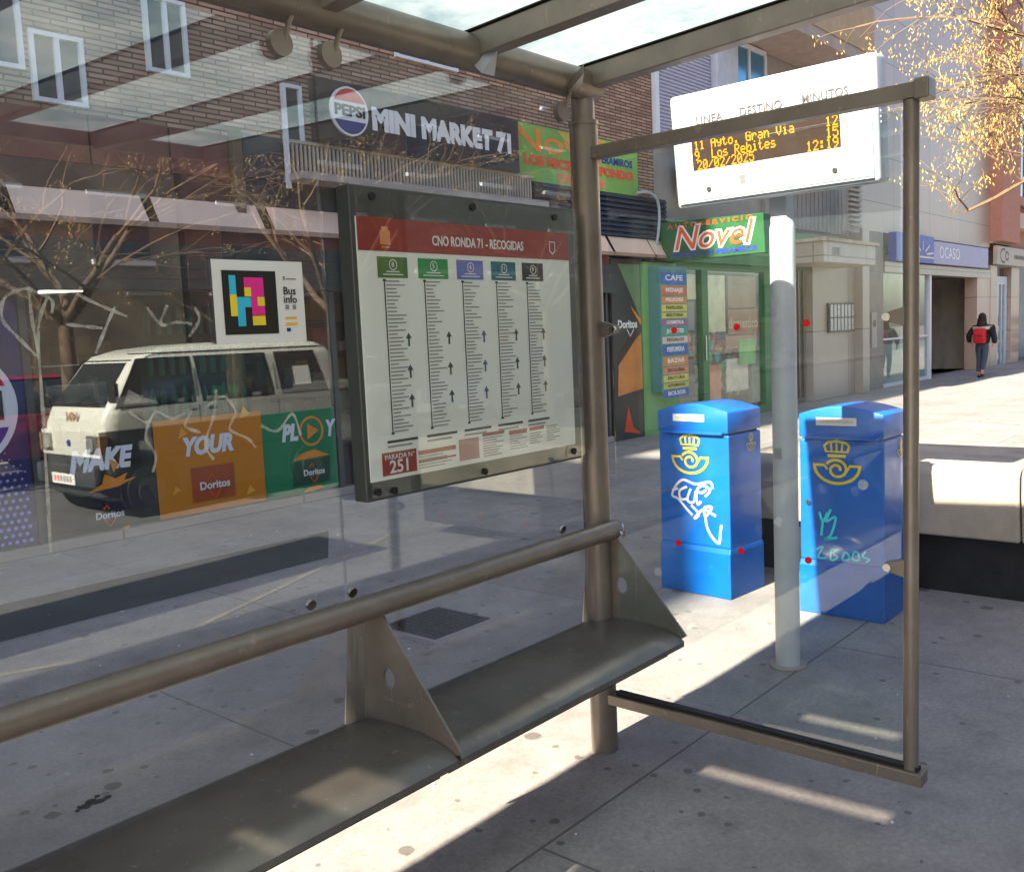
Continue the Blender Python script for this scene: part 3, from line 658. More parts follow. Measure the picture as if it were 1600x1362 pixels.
# ------------------------------------------------------------------ planter and tree at the right
PT = thing('stone_bench', 'long low concrete bench wall with a recessed black base at the right', 'bench', (5.7, 1.8, 0))
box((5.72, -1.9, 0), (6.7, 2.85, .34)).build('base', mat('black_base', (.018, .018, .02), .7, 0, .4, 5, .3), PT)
MB().prism([(5.655, -2.0, .34), (5.62, -2.0, .60), (5.62, -2.0, .72), (5.65, -2.0, .752), (6.76, -2.0, .752), (6.78, -2.0, .34)], (0, 1.62, 0)).build('slab', m_conc, PT, bevel=.014)
for y_, l_ in ((-.372, 1.62), (1.256, 1.70)): MB().prism([(5.655, y_, .34), (5.62, y_, .60), (5.62, y_, .72), (5.65, y_, .752), (6.76, y_, .752), (6.78, y_, .34)], (0, l_, 0)).build('slab', m_conc, PT, bevel=.014)
def tree(name, base, label, h, rx, seeds=400, group=None, seed=1, lean=(0, 0), levels=4, tr=.13, droop=.15, spread=1.0, tgt=None, first=.35, zmin=None):
    rnd = random.Random(seed)
    t = thing(name, label, 'tree', base, group)
    tk = MB(); tw = MB(); sd_ = MB(); tips = []
    def grow(p, d, L, r, lv):
        pts = [p]; rs = [r]; n = 5
        if zmin and p.z < zmin + .5 * max(0, p.y - 1.6) : d = (d + Vector((0, -.1, .9))).normalized()
        for i in range(n):
            d = (d + Vector((rnd.gauss(0, .13), rnd.gauss(0, .13), rnd.gauss(.02, .08) - (droop * .25 if lv <= 1 else 0)))).normalized()
            p = p + d * L / n; pts.append(p); rs.append(r * (1 - .45 * (i + 1) / n))
        (tk if lv >= levels - 1 else tw).tube(pts, rs, 10 if lv >= levels - 1 else (5 if lv > 1 else 3), cap=False)
        if lv == 0: tips.append((pts[-1], d)); tips.append((pts[3], d)); return
        k = 4 if lv > 1 else 5
        for j in range(k):
            q_ = pts[rnd.randint(2, n)] if j else pts[-1]
            ax = Vector((rnd.gauss(0, 1), rnd.gauss(0, 1), rnd.gauss(0, .5))).normalized()
            nd = (d + ax * spread * rnd.uniform(.55, 1.0)).normalized()
            grow(q_, nd, L * rnd.uniform(.55, .8), rs[-1] * .72, lv - 1)
    b = Vector(base); pts = [b, b + Vector((lean[0] * .3, lean[1] * .3, h * first * .6)), b + Vector((lean[0], lean[1], h * first))]
    tk.tube(pts, [tr * 1.25, tr, tr * .8], 14)
    dirs = tgt or [(math.cos(a), math.sin(a), .9) for a in (0.3, 1.6, 2.9, 4.1, 5.3)]
    for d in dirs:
        grow(pts[-1], Vector(d).normalized(), h * .30 * Vector(d).length * .75, tr * .55, levels - 1)
    tk.build('trunk', m_bark, t, smooth=True); tw.build('branches', m_barkl, t)
    for _ in range(seeds):
        p, d = tips[rnd.randrange(len(tips))]
        for k in range(rnd.randint(8, 14)):
            q_ = p + Vector((rnd.gauss(0, .05), rnd.gauss(0, .05), rnd.gauss(-.02, .05)))
            L = rnd.uniform(.022, .05); a = Vector((rnd.gauss(0, .4), rnd.gauss(0, .4), -1)).normalized() * L; s_ = Vector((rnd.gauss(0, 1), rnd.gauss(0, 1), 0)).normalized() * .006
            sd_.quad(q_ - s_ * .3, q_ + a * .5 + s_, q_ + a, q_ + a * .5 - s_)
    tag(sd_.build('seed_clusters', m_seed, t), kind='stuff')
    return t
tree('street_tree', (10.2, .15, -.0), 'bare street tree with golden seed clusters overhanging at the upper right', 6.2, 2, 1250, seed=4, tr=.12, levels=4,
     tgt=[(-.3, 1.0, .55), (-.1, 1.1, .35), (.1, 1.0, .9), (-.5, .7, .9), (.3, .9, .6), (.7, .2, 1.1), (.1, -.8, 1.0)], first=.46, droop=.3, zmin=2.75)
i_ = 0
for (x, y, h, sd0, lb) in ((5.6, -8.3, 6.0, 11, 'bare tree across the road straight behind the parked van'), (10.2, -8.6, 6.4, 12, 'bare tree across the road beyond the rear of the van'), (15.5, -8.4, 6.2, 13, 'bare tree across the road, far along the street'), (2.2, -8.6, 5.8, 14, 'bare tree across the road ahead of the van')):
    tree('street_tree', (x, y, -.12), lb, h, 2, 200, 'street trees across the road', sd0, tr=.11)

#@@FACADE
# ------------------------------------------------------------------ main building with the shop
FYW = 7.86
A = thing('apartment_building', 'brick apartment block with a cream awning row and a corner shop behind the shelter', 'building', (0, FYW, 0))
box((-13.5, FYW, 3.56), (12.58, 18, 17)).build('brick_wall', m_brick, A)
box((-13.5, 11.2, -.1), (12.58, 18, 3.558)).build('rear_wall', mat('shop_back', (.08, .075, .06), .8), A)
box((12.45, FYW + .02, -.1), (12.58, 11.19, 3.55)).build('side_wall', m_brown, A)
box((-13.5, FYW + .02, -.05), (12.44, 11.19, .06)).build('shop_floor', mat('shop_floor', (.12, .11, .10), .4), A)
box((-13.5, FYW + .15, 2.60), (12.44, 11.19, 2.75)).build('shop_ceiling', mat('shop_ceiling', (.16, .16, .15), .8), A)
# cladding band above the awnings
cb = MB()
for k in range(26):
    x = -13.4 + k * .72
    if x > 4.9: break
    cb.box((x, FYW - .02, 3.16), (min(x + .70, 5.18), FYW + .1, 3.555))
cb.build('upper_cladding', m_redbr, A)
box((-13.4, FYW - .01, 2.66), (5.18, FYW + .1, 3.158)).build('lower_cladding', m_brown, A)
box((5.20, FYW - .08, 2.66), (5.30, FYW + .1, 3.62)).build('pilaster', mat('pilaster_tan', (.12, .09, .055), .7), A, bevel=.006)
box((5.345, FYW - .02, 3.2), (5.79, FYW + .1, 3.60)).build('grey_panel', mat('panel_slate', (.05, .055, .065), .4), A)
box((5.345, FYW - .01, 2.66), (12.5, FYW + .1, 3.19)).build('lower_cladding', mat('cladding_dark', (.035, .035, .04), .5, 0, .3, 3), A)
rl = MB()
for k in range(74):
    x = 5.83 + k * .051; rl.box((x, FYW - .06, 3.27), (x + .022, FYW - .04, 3.57))
bl = box((5.8, FYW - .30, 3.19), (9.62, FYW + .0, 3.26)).build('balcony_slab', m_greysl, A)
rl.box((5.8, FYW - .07, 3.57), (9.62, FYW - .03, 3.60)); tag(rl.build('railing', mat('railing_pale', (.40, .36, .30), .5), bl))
box((5.78, FYW - .1, 3.12), (5.82, FYW - .06, 3.64)).build('railing_post', m_wframe, bl)
sl_ = MB()
for k in range(9): sl_.prism([(9.66, FYW - .05, 2.95 + k * .068), (9.66, FYW - .02, 2.95 + k * .068 + .062), (9.66, FYW + .02, 2.95 + k * .068 + .062), (9.66, FYW + .02, 2.95 + k * .068)], (3.2, 0, 0))
sl_.build('slatted_screen', mat('navy_slats', (.025, .028, .04), .4), A)
# upper windows
for x0, x1, z0, z1 in ((3.48, 3.84, 3.64, 4.12), (2.86, 3.36, 3.86, 4.5), (4.47, 4.80, 4.04, 4.62), (5.86, 6.02, 3.6, 4.1), (7.4, 8.3, 4.7, 6.0), (9.6, 10.5, 4.9, 6.2), (.6, 1.3, 3.9, 5.2), (7.4, 8.3, 7.4, 8.8), (3.4, 4.4, 6.6, 8.0), (10.0, 11.2, 7.6, 9.0)):
    wn = box((x0, FYW - .012, z0), (x1, FYW + .0, z1)).build('window', m_winglass, A)
    fr = MB(); t = .035
    fr.box((x0 - t, FYW - .05, z0 - t), (x1 + t, FYW - .004, z0)).box((x0 - t, FYW - .05, z1), (x1 + t, FYW - .004, z1 + t)).box((x0 - t, FYW - .05, z0), (x0, FYW - .004, z1)).box((x1, FYW - .05, z0), (x1 + t, FYW - .004, z1))
    if x1 - x0 > .3: fr.box(((x0 + x1) / 2 - .02, FYW - .045, z0), ((x0 + x1) / 2 + .02, FYW - .013, z1))
    fr.build('window_frame', m_wframe, wn)
# shop front
fs = MB().box((-13.4, FYW - .16, 2.13), (11.25, FYW + .08, 2.52))
for z in (2.22, 2.31, 2.42): fs.box((-13.4, FYW - .17, z), (11.25, FYW - .155, z + .02))
fs.build('fascia', m_fascia, A)
box((-13.4, FYW - .06, 2.522), (11.25, FYW + .08, 2.658)).build('fascia_trim', m_redbr, A)
sf = MB()
for x in (-5.2, -2.4, .35, 3.20, 6.28, 8.75, 11.22): sf.box((x - .03, FYW - .02, .085), (x + .03, FYW + .05, 2.13))
sf.build('shop_window_frame', mat('frame_alu_dark', (.10, .11, .11), .4, .6), A)
box((-13.4, FYW - .05, -.02), (11.25, FYW + .08, .085)).build('shop_sill', m_marble, A, bevel=.006)
for a, b in ((-5.17, -2.43), (-2.37, .32), (.38, 3.17), (3.23, 6.25), (6.31, 8.72), (8.78, 11.19)):
    box((a, FYW + .01, .086), (b, FYW + .018, 2.129)).build('shop_window_pane', m_shopglass, A)

# awnings
k = 0
for x0, x1 in [(.88, 1.93), (2.03, 3.06), (3.17, 4.26), (4.36, 5.43), (5.55, 6.62), (6.72, 7.80), (7.90, 8.97), (9.07, 10.15), (10.25, 11.20), (11.28, 12.28), (12.32, 12.78)]:
    places = ['off at the far left end', 'second along from the left end', 'above the start of the shop window, leftmost wholly seen', 'second wholly seen from the left, above the van reflection', 'just left of the timetable case', 'behind the left part of the timetable case', 'behind the middle of the timetable case', 'behind the right part of the timetable case', 'behind the shelter corner post', 'just right of the shelter post', 'at the right end touching the green sign']
    aw = thing('awning', 'cream cloth awning panel ' + places[k], 'awning', (x0, FYW, 2.65), 'cream awnings above the shop front')
    MB().prism([(x0, FYW - .03, 2.93), (x0, FYW - .17, 2.70), (x0, FYW - .155, 2.70), (x0, FYW - .02, 2.935)], (x1 - x0, 0, 0)).build('cloth', m_awn, aw)
    box((x0 - .04, FYW - .18, 2.655), (x1 + .055, FYW - .14, 2.70)).build('front_bar', mat('awning_bar', (.36, .24, .18), .5), aw)
    k += 1

# shop interior
t_ = thing('light_tube', 'short glowing white tube lamp hanging inside the dark shop', 'lamp', (4.25, 9.5, 2.2))
g = N('lamp_glow'); e_ = g.n('ShaderNodeEmission'); e_.inputs[0].default_value = (1, .93, .75, 1); e_.inputs[1].default_value = 1.0; g.l(e_.outputs[0], g.out.inputs[0])
MB().tube([(4.05, 9.5, 2.215), (4.48, 9.5, 2.235)], .016, 8).build('tube', g.m, t_)
box((4.03, 9.47, 2.24), (4.50, 9.53, 2.30)).build('lamp_housing', m_fascia, t_)
pmats = [mat('product_' + n, c, .5) for n, c in (('red', (.3, .03, .02)), ('yellow', (.34, .24, .04)), ('green', (.03, .15, .06)), ('brown', (.14, .08, .04)), ('pale', (.28, .28, .24)), ('teal', (.02, .13, .12)))]
def shelf(x0, x1, y, lb):
    s_ = thing('shop_shelf', lb, 'shelf', (x0, y, .06), 'shelves of goods inside the shop')
    bd = MB()
    for z in (.3, .7, 1.1, 1.5, 1.9): bd.box((x0, y, z - .02), (x1, y + .35, z))
    bd.box((x0, y + .352, .06), (x1, y + .37, 2.2)); bd.build('boards', mat('shelf_dark', (.10, .09, .08), .6), s_)
    ms = [MB() for _ in pmats]
    for z in (.3, .7, 1.1, 1.5, 1.9):
        x = x0 + .02
        while x < x1 - .15:
            w_ = random.uniform(.05, .2); h_ = random.uniform(.12, .3); q_ = random.choices(range(6), (2, 4, 2, 5, 2, 2))[0]
            ms[q_].box((x, y + random.uniform(.02, .1), z + .002), (x + w_, y + .32, z + h_)); x += w_ + .015
    for m_, mm in zip(ms, pmats): tag(m_.build('goods', mm, s_), kind='stuff')
shelf(3.3, 5.6, 9.9, 'crowded goods shelf at the left inside the shop'); shelf(5.8, 8.2, 9.9, 'crowded goods shelf in the middle of the shop'); shelf(8.4, 11.5, 9.9, 'crowded goods shelf deep at the right end of the shop'); shelf(.2, 3.1, 9.9, 'crowded goods shelf at the far left of the shop')
cl_ = thing('drinks_cooler', 'teal lit drinks cooler with bottles standing in the dark shop', 'cooler', (5.2, 9.2, .06))
box((4.85, 9.2, .06), (6.1, 9.75, 2.15)).build('cabinet', mat('cooler_teal', (.01, .10, .085), .4), cl_)
bt = MB()
for r_ in range(4):
    for k in range(10): bt.tube([(4.95 + k * .12, 9.17, .5 + r_ * .42), (4.95 + k * .12, 9.17, .72 + r_ * .42), (4.95 + k * .12, 9.17, .80 + r_ * .42)], [.035, .035, .012], 8)
tag(bt.build('bottles', mat('bottle_teal', (.03, .26, .20), .2), cl_), kind='stuff')

# ---- window posters and decals
DZ = FYW - .003
def chips_logo(x, z, s, par):
    text('Doritos', (x, DZ - .020, z), FX, .13 * s, m_inkw, par, bold=.003 * s, width=.40 * s, ext=.001)
    e = MB(); ribbon(e, (x, DZ - .012, z), FX, [(-.08 * s, -.06 * s), (.0, -.16 * s), (.12 * s, -.01 * s)], .022 * s); ribbon(e, (x, DZ - .012, z), FX, [(-.08 * s, .08 * s), (-.03 * s, .14 * s), (.0, .08 * s)], .02 * s)
    e.build('logo_triangle', m_redorange, par)
wp = thing('window_poster', 'blue window poster with pale dots, a bottle and a round red white and blue badge', 'poster', (.4, DZ, .1))
rect(MB(), (0, DZ - .002, 0), FX, .4, .10, 3.16, 2.05, 0, .003).build('sheet', mat('poster_blue', (.025, .03, .12), .4, 0, .4, 1.5), wp)
dt = MB()
for i in range(24):
    for j in range(34):
        x = 1.9 + i * .055 + (j % 2) * .027; z = .14 + j * .055
        k_ = math.sin(x * 2.4 + z * 2.2) ; r = .017 * max(0, k_)
        if x < 3.12 and r > .006: flat(dt, (0, DZ - .003, 0), FX, [(x + r * math.cos(a), z + r * math.sin(a)) for a in (0, .785, 1.57, 2.36, 3.14, 3.93, 4.71, 5.5)], .0015, .001)
tag(dt.build('dots', mat('dot_lilac', (.30, .33, .70), .5), wp), kind='stuff')
bc = (2.62, DZ - .012, 1.22)
MB().disc(bc, (0, 1, 0), .48, .004, 48).build('badge_rim', m_inkw, wp)
def seg_(rr_, a0, a1, m_, nm, c=bc, z=.004): flat(MB(), c, FX, arc(0, 0, rr_, rr_, a0, a1, 30), z, .001).build(nm, m_, wp)
seg_(.43, 22, 158, mat('badge_red', (.55, .02, .03), .4), 'badge_top'); seg_(.43, 202, 338, m_printblue, 'badge_bottom')
text('PEPSI', (bc[0], bc[1] - .006, bc[2]), FX, .30, m_ink, wp, bold=.012, width=.74)
MB().tube([(2.42, DZ - .01, .1), (2.42, DZ - .01, .72)], .11, 16).build('printed_bottle', mat('print_cola', (.20, .05, .03), .3), wp)
q1 = thing('window_decal', 'white MAKE lettering with a black pack on the left shop window', 'decal', (3.9, DZ, .1), 'snack decals on the shop window')
text('MAKE', (3.72, DZ, .70), FX, .24, m_inkw, q1, bold=.014, ital=.25, width=.56)
flat(MB(), (0, DZ, 0), FX, [(3.60, .40), (3.86, .48), (4.14, .42), (4.19, .28), (3.98, .24), (3.84, .25)], .004).build('black_pack', mat('pack_navy', (.01, .012, .03), .4), q1)
flat(MB(), (0, DZ, 0), FX, [(3.60, .44), (3.72, .50), (3.75, .58), (3.84, .53), (3.95, .57), (3.92, .51), (4.03, .52), (3.86, .46)], .007).build('orange_chips', m_orange, q1)
flat(MB(), (0, DZ, 0), FX, [(3.78, .03), (3.88, .10), (3.94, .11), (3.90, .05)], .004).build('orange_chip', m_orange, q1)
flat(MB(), (0, DZ, 0), FX, [(3.80, .70), (3.83, .58), (3.88, .66)], .006).build('orange_chip', m_orange, q1)
chips_logo(3.76, .23, .62, q1)
q2 = thing('window_decal', 'orange square decal with YOUR lettering on the shop window', 'decal', (4.8, DZ, .1), 'snack decals on the shop window')
g = N('orange_film'); tr_ = g.n('ShaderNodeBsdfTransparent'); tr_.inputs[0].default_value = (.9, .45, .1, 1); df_ = g.n('ShaderNodeBsdfDiffuse'); df_.inputs[0].default_value = (.85, .33, .03, 1); mx_ = g.n('ShaderNodeMixShader'); mx_.inputs[0].default_value = .66
g.l(tr_.outputs[0], mx_.inputs[1]); g.l(df_.outputs[0], mx_.inputs[2]); g.l(mx_.outputs[0], g.out.inputs[0]); m_of = g.m
rect(MB(), (0, DZ, 0), FX, 4.22, .10, 5.34, .98, 0).build('film', m_of, q2)
text('YOUR', (4.74, DZ - .002, .71), FX, .22, m_inkw, q2, bold=.012, ital=.25, width=.52)
rect(MB(), (0, DZ, 0), FX, 4.55, .20, 5.0, .52, .004).build('red_pack', mat('pack_red', (.42, .08, .02), .4), q2)
chips_logo(4.78, .34, .78, q2)
fl_ = MB()
for x, z, s_ in ((4.45, .80, .1), (5.1, .92, .12), (5.12, .18, .1), (4.36, .30, .08)): flat(fl_, (0, DZ, 0), FX, [(x, z), (x + s_, z + .04), (x + s_ * .4, z + s_)], .004)
fl_.build('chips', mat('chip_yellow', (.85, .40, .05), .5), q2)
q3 = thing('window_decal', 'green square decal with PLAY lettering beside the orange one', 'decal', (5.9, DZ, .1), 'snack decals on the shop window')
g = N('green_film'); tr_ = g.n('ShaderNodeBsdfTransparent'); tr_.inputs[0].default_value = (.1, .6, .35, 1); df_ = g.n('ShaderNodeBsdfDiffuse'); df_.inputs[0].default_value = (.03, .33, .14, 1); mx_ = g.n('ShaderNodeMixShader'); mx_.inputs[0].default_value = .66
g.l(tr_.outputs[0], mx_.inputs[1]); g.l(df_.outputs[0], mx_.inputs[2]); g.l(mx_.outputs[0], g.out.inputs[0])
rect(MB(), (0, DZ, 0), FX, 5.345, .10, 6.24, .94, 0).build('film', g.m, q3)
text('PL', (5.66, DZ, .72), FX, .22, m_inkw, q3, bold=.012, ital=.2, width=.20); text('Y', (6.16, DZ, .72), FX, .22, m_inkw, q3, bold=.012, ital=.2, width=.13)
e = MB(); ribbon(e, (5.93, DZ, .72), FX, arc(0, 0, .14, .14, 0, 350, 24), .025, True); flat(e, (5.93, DZ, .72), FX, [(-.05, -.08), (.09, 0), (-.05, .08)], .004); e.build('play_symbol', m_orange, q3)
flat(MB(), (0, DZ, 0), FX, [(5.66, .18), (6.12, .18), (6.14, .44), (5.68, .42)], .004).build('green_pack', mat('pack_dkgreen', (.01, .07, .04), .4), q3)
flat(MB(), (0, DZ, 0), FX, [(5.68, .44), (6.14, .45), (5.95, .53), (5.78, .50)], .005).build('orange_chips', m_orange, q3)
chips_logo(5.92, .30, .66, q3)
flat(MB(), (0, DZ, 0), FX, [(5.78, .10), (6.05, .12), (6.0, .16), (5.84, .15)], .005).build('orange_chip', m_orange, q3)
for k, x in enumerate((6.6, 9.1)):
    q_ = thing('window_decal', ('plain blue window decal hidden behind the timetable case', 'plain orange window decal far right on the shop window')[k], 'decal', (x, DZ, .1))
    rect(MB(), (0, DZ, 0), FX, x, .10, x + 1.1, .95, 0).build('film', (m_printblue, m_of)[k], q_)

# ---- signs on the main building
s1 = thing('shop_sign', 'dark shop sign board with white MINI MARKET 71 lettering and a round badge', 'sign', (6.2, FYW, 3.6))
MB().box((6.17, FYW - .13, 3.60), (9.28, FYW - .001, 4.24)).build('board', mat('sign_dark', (.035, .028, .03), .3, 0, .2, 2), s1, bevel=.008)
text('MINI MARKET 71', (8.02, FYW - .134, 3.915), FX, .30, m_inkw, s1, bold=.019, width=2.24)
bc2 = (6.56, FYW - .150, 3.945)
MB().disc(bc2, (0, 1, 0), .245, .03, 48).build('badge', m_inkw, s1)
flat(MB(), bc2, FX, arc(0, .0, .225, .225, 25, 155, 30), .018, .001).build('badge_top', mat('badge_coral', (.62, .07, .07), .4), s1)
flat(MB(), bc2, FX, arc(0, .0, .225, .225, 205, 335, 30), .018, .001).build('badge_bottom', mat('badge_navy', (.03, .04, .20), .4), s1)
text('PEPSI', (bc2[0], bc2[1] - .017, bc2[2]), FX, .15, m_ink, s1, bold=.006, width=.40)
s2 = thing('banner', 'lime green printed banner on the brick wall beside the market sign', 'banner', (9.3, FYW, 3.54))
m_lime = mat('banner_lime', (.20, .42, .08), .6, 0, .3, .9)
rect(MB(), (0, FYW - .03, 0), FX, 9.31, 3.55, 12.10, 4.26, 0, .02).build('sheet', m_lime, s2)
flat(MB(), (0, FYW - .03, 0), FX, [(10.2, 4.25), (11.3, 4.25), (11.0, 4.06), (10.5, 4.02)], .002).build('yellow_patch', mat('banner_yellow', (.60, .48, .08), .6), s2)
text('Novel', (10.25, FYW - .033, 4.06), FX, .42, m_orange, s2, bold=.006, width=1.9)
text('LOS PERAMIROS', (11.35, FYW - .034, 3.98), FX, .14, m_printblue, s2, bold=.004, width=1.2)
text('LOS MICRO       FONDO', (10.72, FYW - .033, 3.81), FX, .16, m_redorange, s2, bold=.012, width=2.5)
text('DE BESOS', (10.7, FYW - .033, 3.64), FX, .15, mat('print_coral', (.75, .25, .12), .5), s2, bold=.010, width=1.1)
cb_ = MB().tube(smoothpts([(12.0, 7.80, 3.59), (12.3, 7.78, 3.62), (12.5, 7.76, 3.52), (12.55, 7.76, 3.3), (12.5, 7.76, 3.0), (12.5, 7.80, 2.85)], 5), .022, 8)
tag(cb_.build('cable', m_white, None, smooth=True), 'thick white cable curving down the wall beside the green banner', 'cable')
vt = thing('wall_vent', 'small dark vent plate on the brick wall', 'vent', (12.2, FYW, 4.2))
box((12.12, FYW - .03, 4.24), (12.24, FYW - .001, 4.42)).build('plate', m_black, vt)
al = MB().box((8.3, FYW - .06, 3.0), (8.42, FYW - .02, 3.1)); al.b.free()

s3 = thing('window_poster', 'tall dark snack poster with an orange pack beside the green shop', 'poster', (11.3, FYW, 0))
box((11.28, FYW - .06, .0), (12.04, FYW + .05, 2.62)).build('board', mat('poster_charcoal', (.05, .045, .042), .4, 0, .3, 2), s3)
PF = (0, FYW - .061, 0)
flat(MB(), PF, FX, [(11.45, 2.55), (12.02, 2.55), (12.02, 1.75)], .002).build('green_corner', mat('print_sage', (.14, .24, .12), .5), s3)
flat(MB(), PF, FX, [(11.75, 1.95), (12.02, 1.75), (12.02, 1.66), (11.82, 1.86)], .003).build('orange_edge', m_orange, s3)
flat(MB(), PF, FX, [(11.36, .65), (11.40, 1.1), (11.85, 1.45), (12.02, 1.55), (12.02, .72)], .002).build('orange_pack', mat('pack_orange', (.62, .24, .06), .4, 0, .3, 3), s3)
flat(MB(), PF, FX, [(11.4, 1.1), (11.36, 1.22), (11.8, 1.55), (11.85, 1.45)], .003).build('brown_edge', m_brown, s3)
flat(MB(), PF, FX, [(11.5, .12), (11.62, .48), (11.74, .16), (11.95, .05)], .002).build('red_print', m_redorange, s3)
text('Doritos', (11.66, FYW - .064, 1.68), FX, .16, m_inkw, s3, bold=.006, width=.5)
e = MB(); ribbon(e, (11.72, FYW - .063, 1.56), FX, [(-.08, .05), (0, -.05), (.1, .05)], .02); e.build('logo_triangle', m_inkw, s3)

# ---- green shop
GS = thing('green_shop_front', 'green framed shop front crammed with posters and toys', 'shop front', (13, FYW, 0))
box((12.05, FYW - .10, 0), (12.99, FYW + .08, 2.59)).build('pilaster', m_greenl, GS)
fr = MB().box((13.0, FYW - .06, .0), (16.45, FYW + .06, .14)).box((13.0, FYW - .05, 2.52), (16.45, FYW + .06, 2.62))
for a, b in ((13.0, 13.06), (13.86, 14.06), (16.12, 16.38)): fr.box((a, FYW - .055, .14), (b, FYW + .05, 2.52))
fr.build('frame', m_green, GS)
box((12.60, FYW - .16, 2.625), (16.70, FYW + .05, 2.80)).build('fascia', m_green, GS)
MB().box((13.0, FYW - .14, 2.80), (18.15, FYW + .05, 3.26)).build('fascia_board', mat('fascia_lime', (.16, .34, .12), .5, 0, .2, 2), GS)
text('Novel  Novel', (15.6, FYW - .143, 3.03), FX, .34, m_orange, GS, bold=.008, width=4.4)
for a, b in ((13.065, 13.855), (14.065, 16.115)): box((a, FYW + .0, .141), (b, FYW + .008, 2.519)).build('window_pane', m_greenglass, GS)
box((13.0, FYW + 1.2, .0), (16.5, FYW + 1.3, 2.62)).build('back_panel', mat('shop_beige', (.28, .24, .17), .7, 0, .4, 3), GS)
box((13.0, FYW + .06, 2.5), (16.5, FYW + 1.2, 2.61)).build('ceiling', m_conc, GS)
box((13.0, FYW + .06, -.02), (16.5, FYW + 1.2, .10)).build('floor', m_conc, GS)
def pan(x0, z0, x1, z1, col, nm, y=.3, parent=GS):
    box((x0, FYW + y, z0), (x1, FYW + y + .02, z1)).build(nm, mat('p%.2f%.2f%.2f' % col, col, .5, 0, .25, 5), parent)
for args in ((13.1, 2.05, 13.82, 2.45, (.82, .68, .42)), (14.1, 1.5, 14.8, 2.45, (.85, .74, .48)), (13.25, 1.55, 13.75, 2.0, (.25, .24, .30)), (13.2, 1.35, 13.7, 1.52, (.80, .22, .04)), (14.95, 1.9, 16.0, 2.45, (.36, .16, .10)), (14.9, 1.45, 16.0, 1.88, (.42, .17, .08)),
             (14.85, 1.2, 16.0, 1.42, (.5, .2, .1)), (14.9, .45, 15.7, 1.02, (.85, .72, .55)), (15.3, .9, 15.9, 1.35, (.18, .55, .10)), (13.15, .3, 13.8, 1.2, (.12, .11, .10)), (14.2, .25, 14.6, .95, (.75, .20, .08)), (15.8, .2, 16.1, 1.2, (.02, .12, .10))):
    pan(*args[:4], args[4], 'display_card', random.choice((.03, .055, .08, .11)))
toys = [MB() for _ in range(6)]
for _ in range(150):
    x = random.uniform(13.1, 16.05); z = random.uniform(.25, 1.5); r = random.uniform(.03, .10); q_ = random.randrange(6)
    toys[q_].sphere((x, FYW + random.uniform(.17, .4), z), r, 1, .7, random.uniform(.7, 1.6), 8)
tmats = [mat('toy_' + n_, c_, .4) for n_, c_ in (('red', (.7, .06, .03)), ('yellow', (.8, .55, .08)), ('green', (.10, .5, .12)), ('orange', (.75, .25, .05)), ('white', (.8, .8, .75)), ('teal', (.05, .35, .35)))]
for t_, mm in zip(toys, tmats): tag(t_.build('toys', mm, GS), kind='stuff')
text('domestico', (15.45, FYW + .025, 1.63), FX, .26, mat('print_peach', (.75, .50, .35), .5), GS, bold=.006, width=1.1)
MB().box((13.9, FYW - .09, 1.05), (13.93, FYW - .056, 1.45)).build('door_handle', m_steel, GS)
pb = thing('price_board', 'tall blue edged board of coloured text strips on the green pilaster', 'sign', (12.2, FYW, .6))
MB().box((12.18, FYW - .30, .64), (12.98, FYW - .105, 2.52)).build('board', mat('board_bluegreen', (.05, .20, .20), .4), pb, bevel=.01)
rows = [('CAFE', (.02, .12, .42), .20), ('MENAJE', (.55, .12, .03), .16), ('PELUCHES', (.60, .22, .03), .12), ('PAPELERIA', (.60, .55, .08), .12), ('BISUTERIA', (.55, .50, .08), .10), ('COSMETICA', (.25, .10, .25), .12), ('JUGUETES', (.03, .28, .20), .14), ('REGALOS', (.60, .50, .45), .12),
        ('PERFUMERIA', (.02, .10, .35), .18), ('BAZAR', (.55, .22, .04), .16), ('DROGUERIA', (.65, .20, .08), .12), ('PINTURA', (.60, .55, .08), .12), ('AUTOSERVICIO', (.50, .48, .08), .10), ('BOLSOS', (.02, .10, .40), .14)]
z = 2.44
for s_, col, h_ in rows:
    k_ = h_ * .92; rect(MB(), (0, FYW - .301, 0), FX, 12.22, z - k_, 12.95, z - .008, .001).build('text_strip', mat('strip_%d' % int(z * 100), col, .5), pb)
    text(s_, (12.59, FYW - .304, z - k_ / 2), FX, k_ * .62, m_inkw if sum(col) < .9 else m_ink, pb, bold=.002, width=.5, ext=.0006); z -= h_
s4 = thing('projecting_sign', 'green box sign with red and white Novel lettering sticking out from the wall', 'sign', (12.6, FYW, 2.6))
MB().prism([(12.6, 7.858, 3.19), (12.6, 6.10, 3.15), (12.6, 6.08, 2.60), (12.6, 7.70, 2.60)], (.22, 0, 0)).build('box', mat('sign_green', (.012, .10, .025), .5), s4, bevel=.008)
SO = (12.597, 6.95, 2.88)
text('Novel', P2(SO, FY, .02, .02, .004), FY, .48, m_inkw, s4, bold=.026, ital=.25, width=1.36, ext=.001)
text('Novel', P2(SO, FY, .02, .02, .008), FY, .48, m_redorange, s4, bold=.002, ital=.25, width=1.28, ext=.001)
text('A U T O S E R V I C I O', P2(SO, FY, .0, .225, .004), FY, .09, m_redorange, s4, bold=.002, width=1.4, ext=.001)
text('PIENSOS LOS PERAMIROS', P2(SO, FY, .05, -.205, .004), FY, .10, m_printblue, s4, bold=.003, width=1.4, ext=.001)

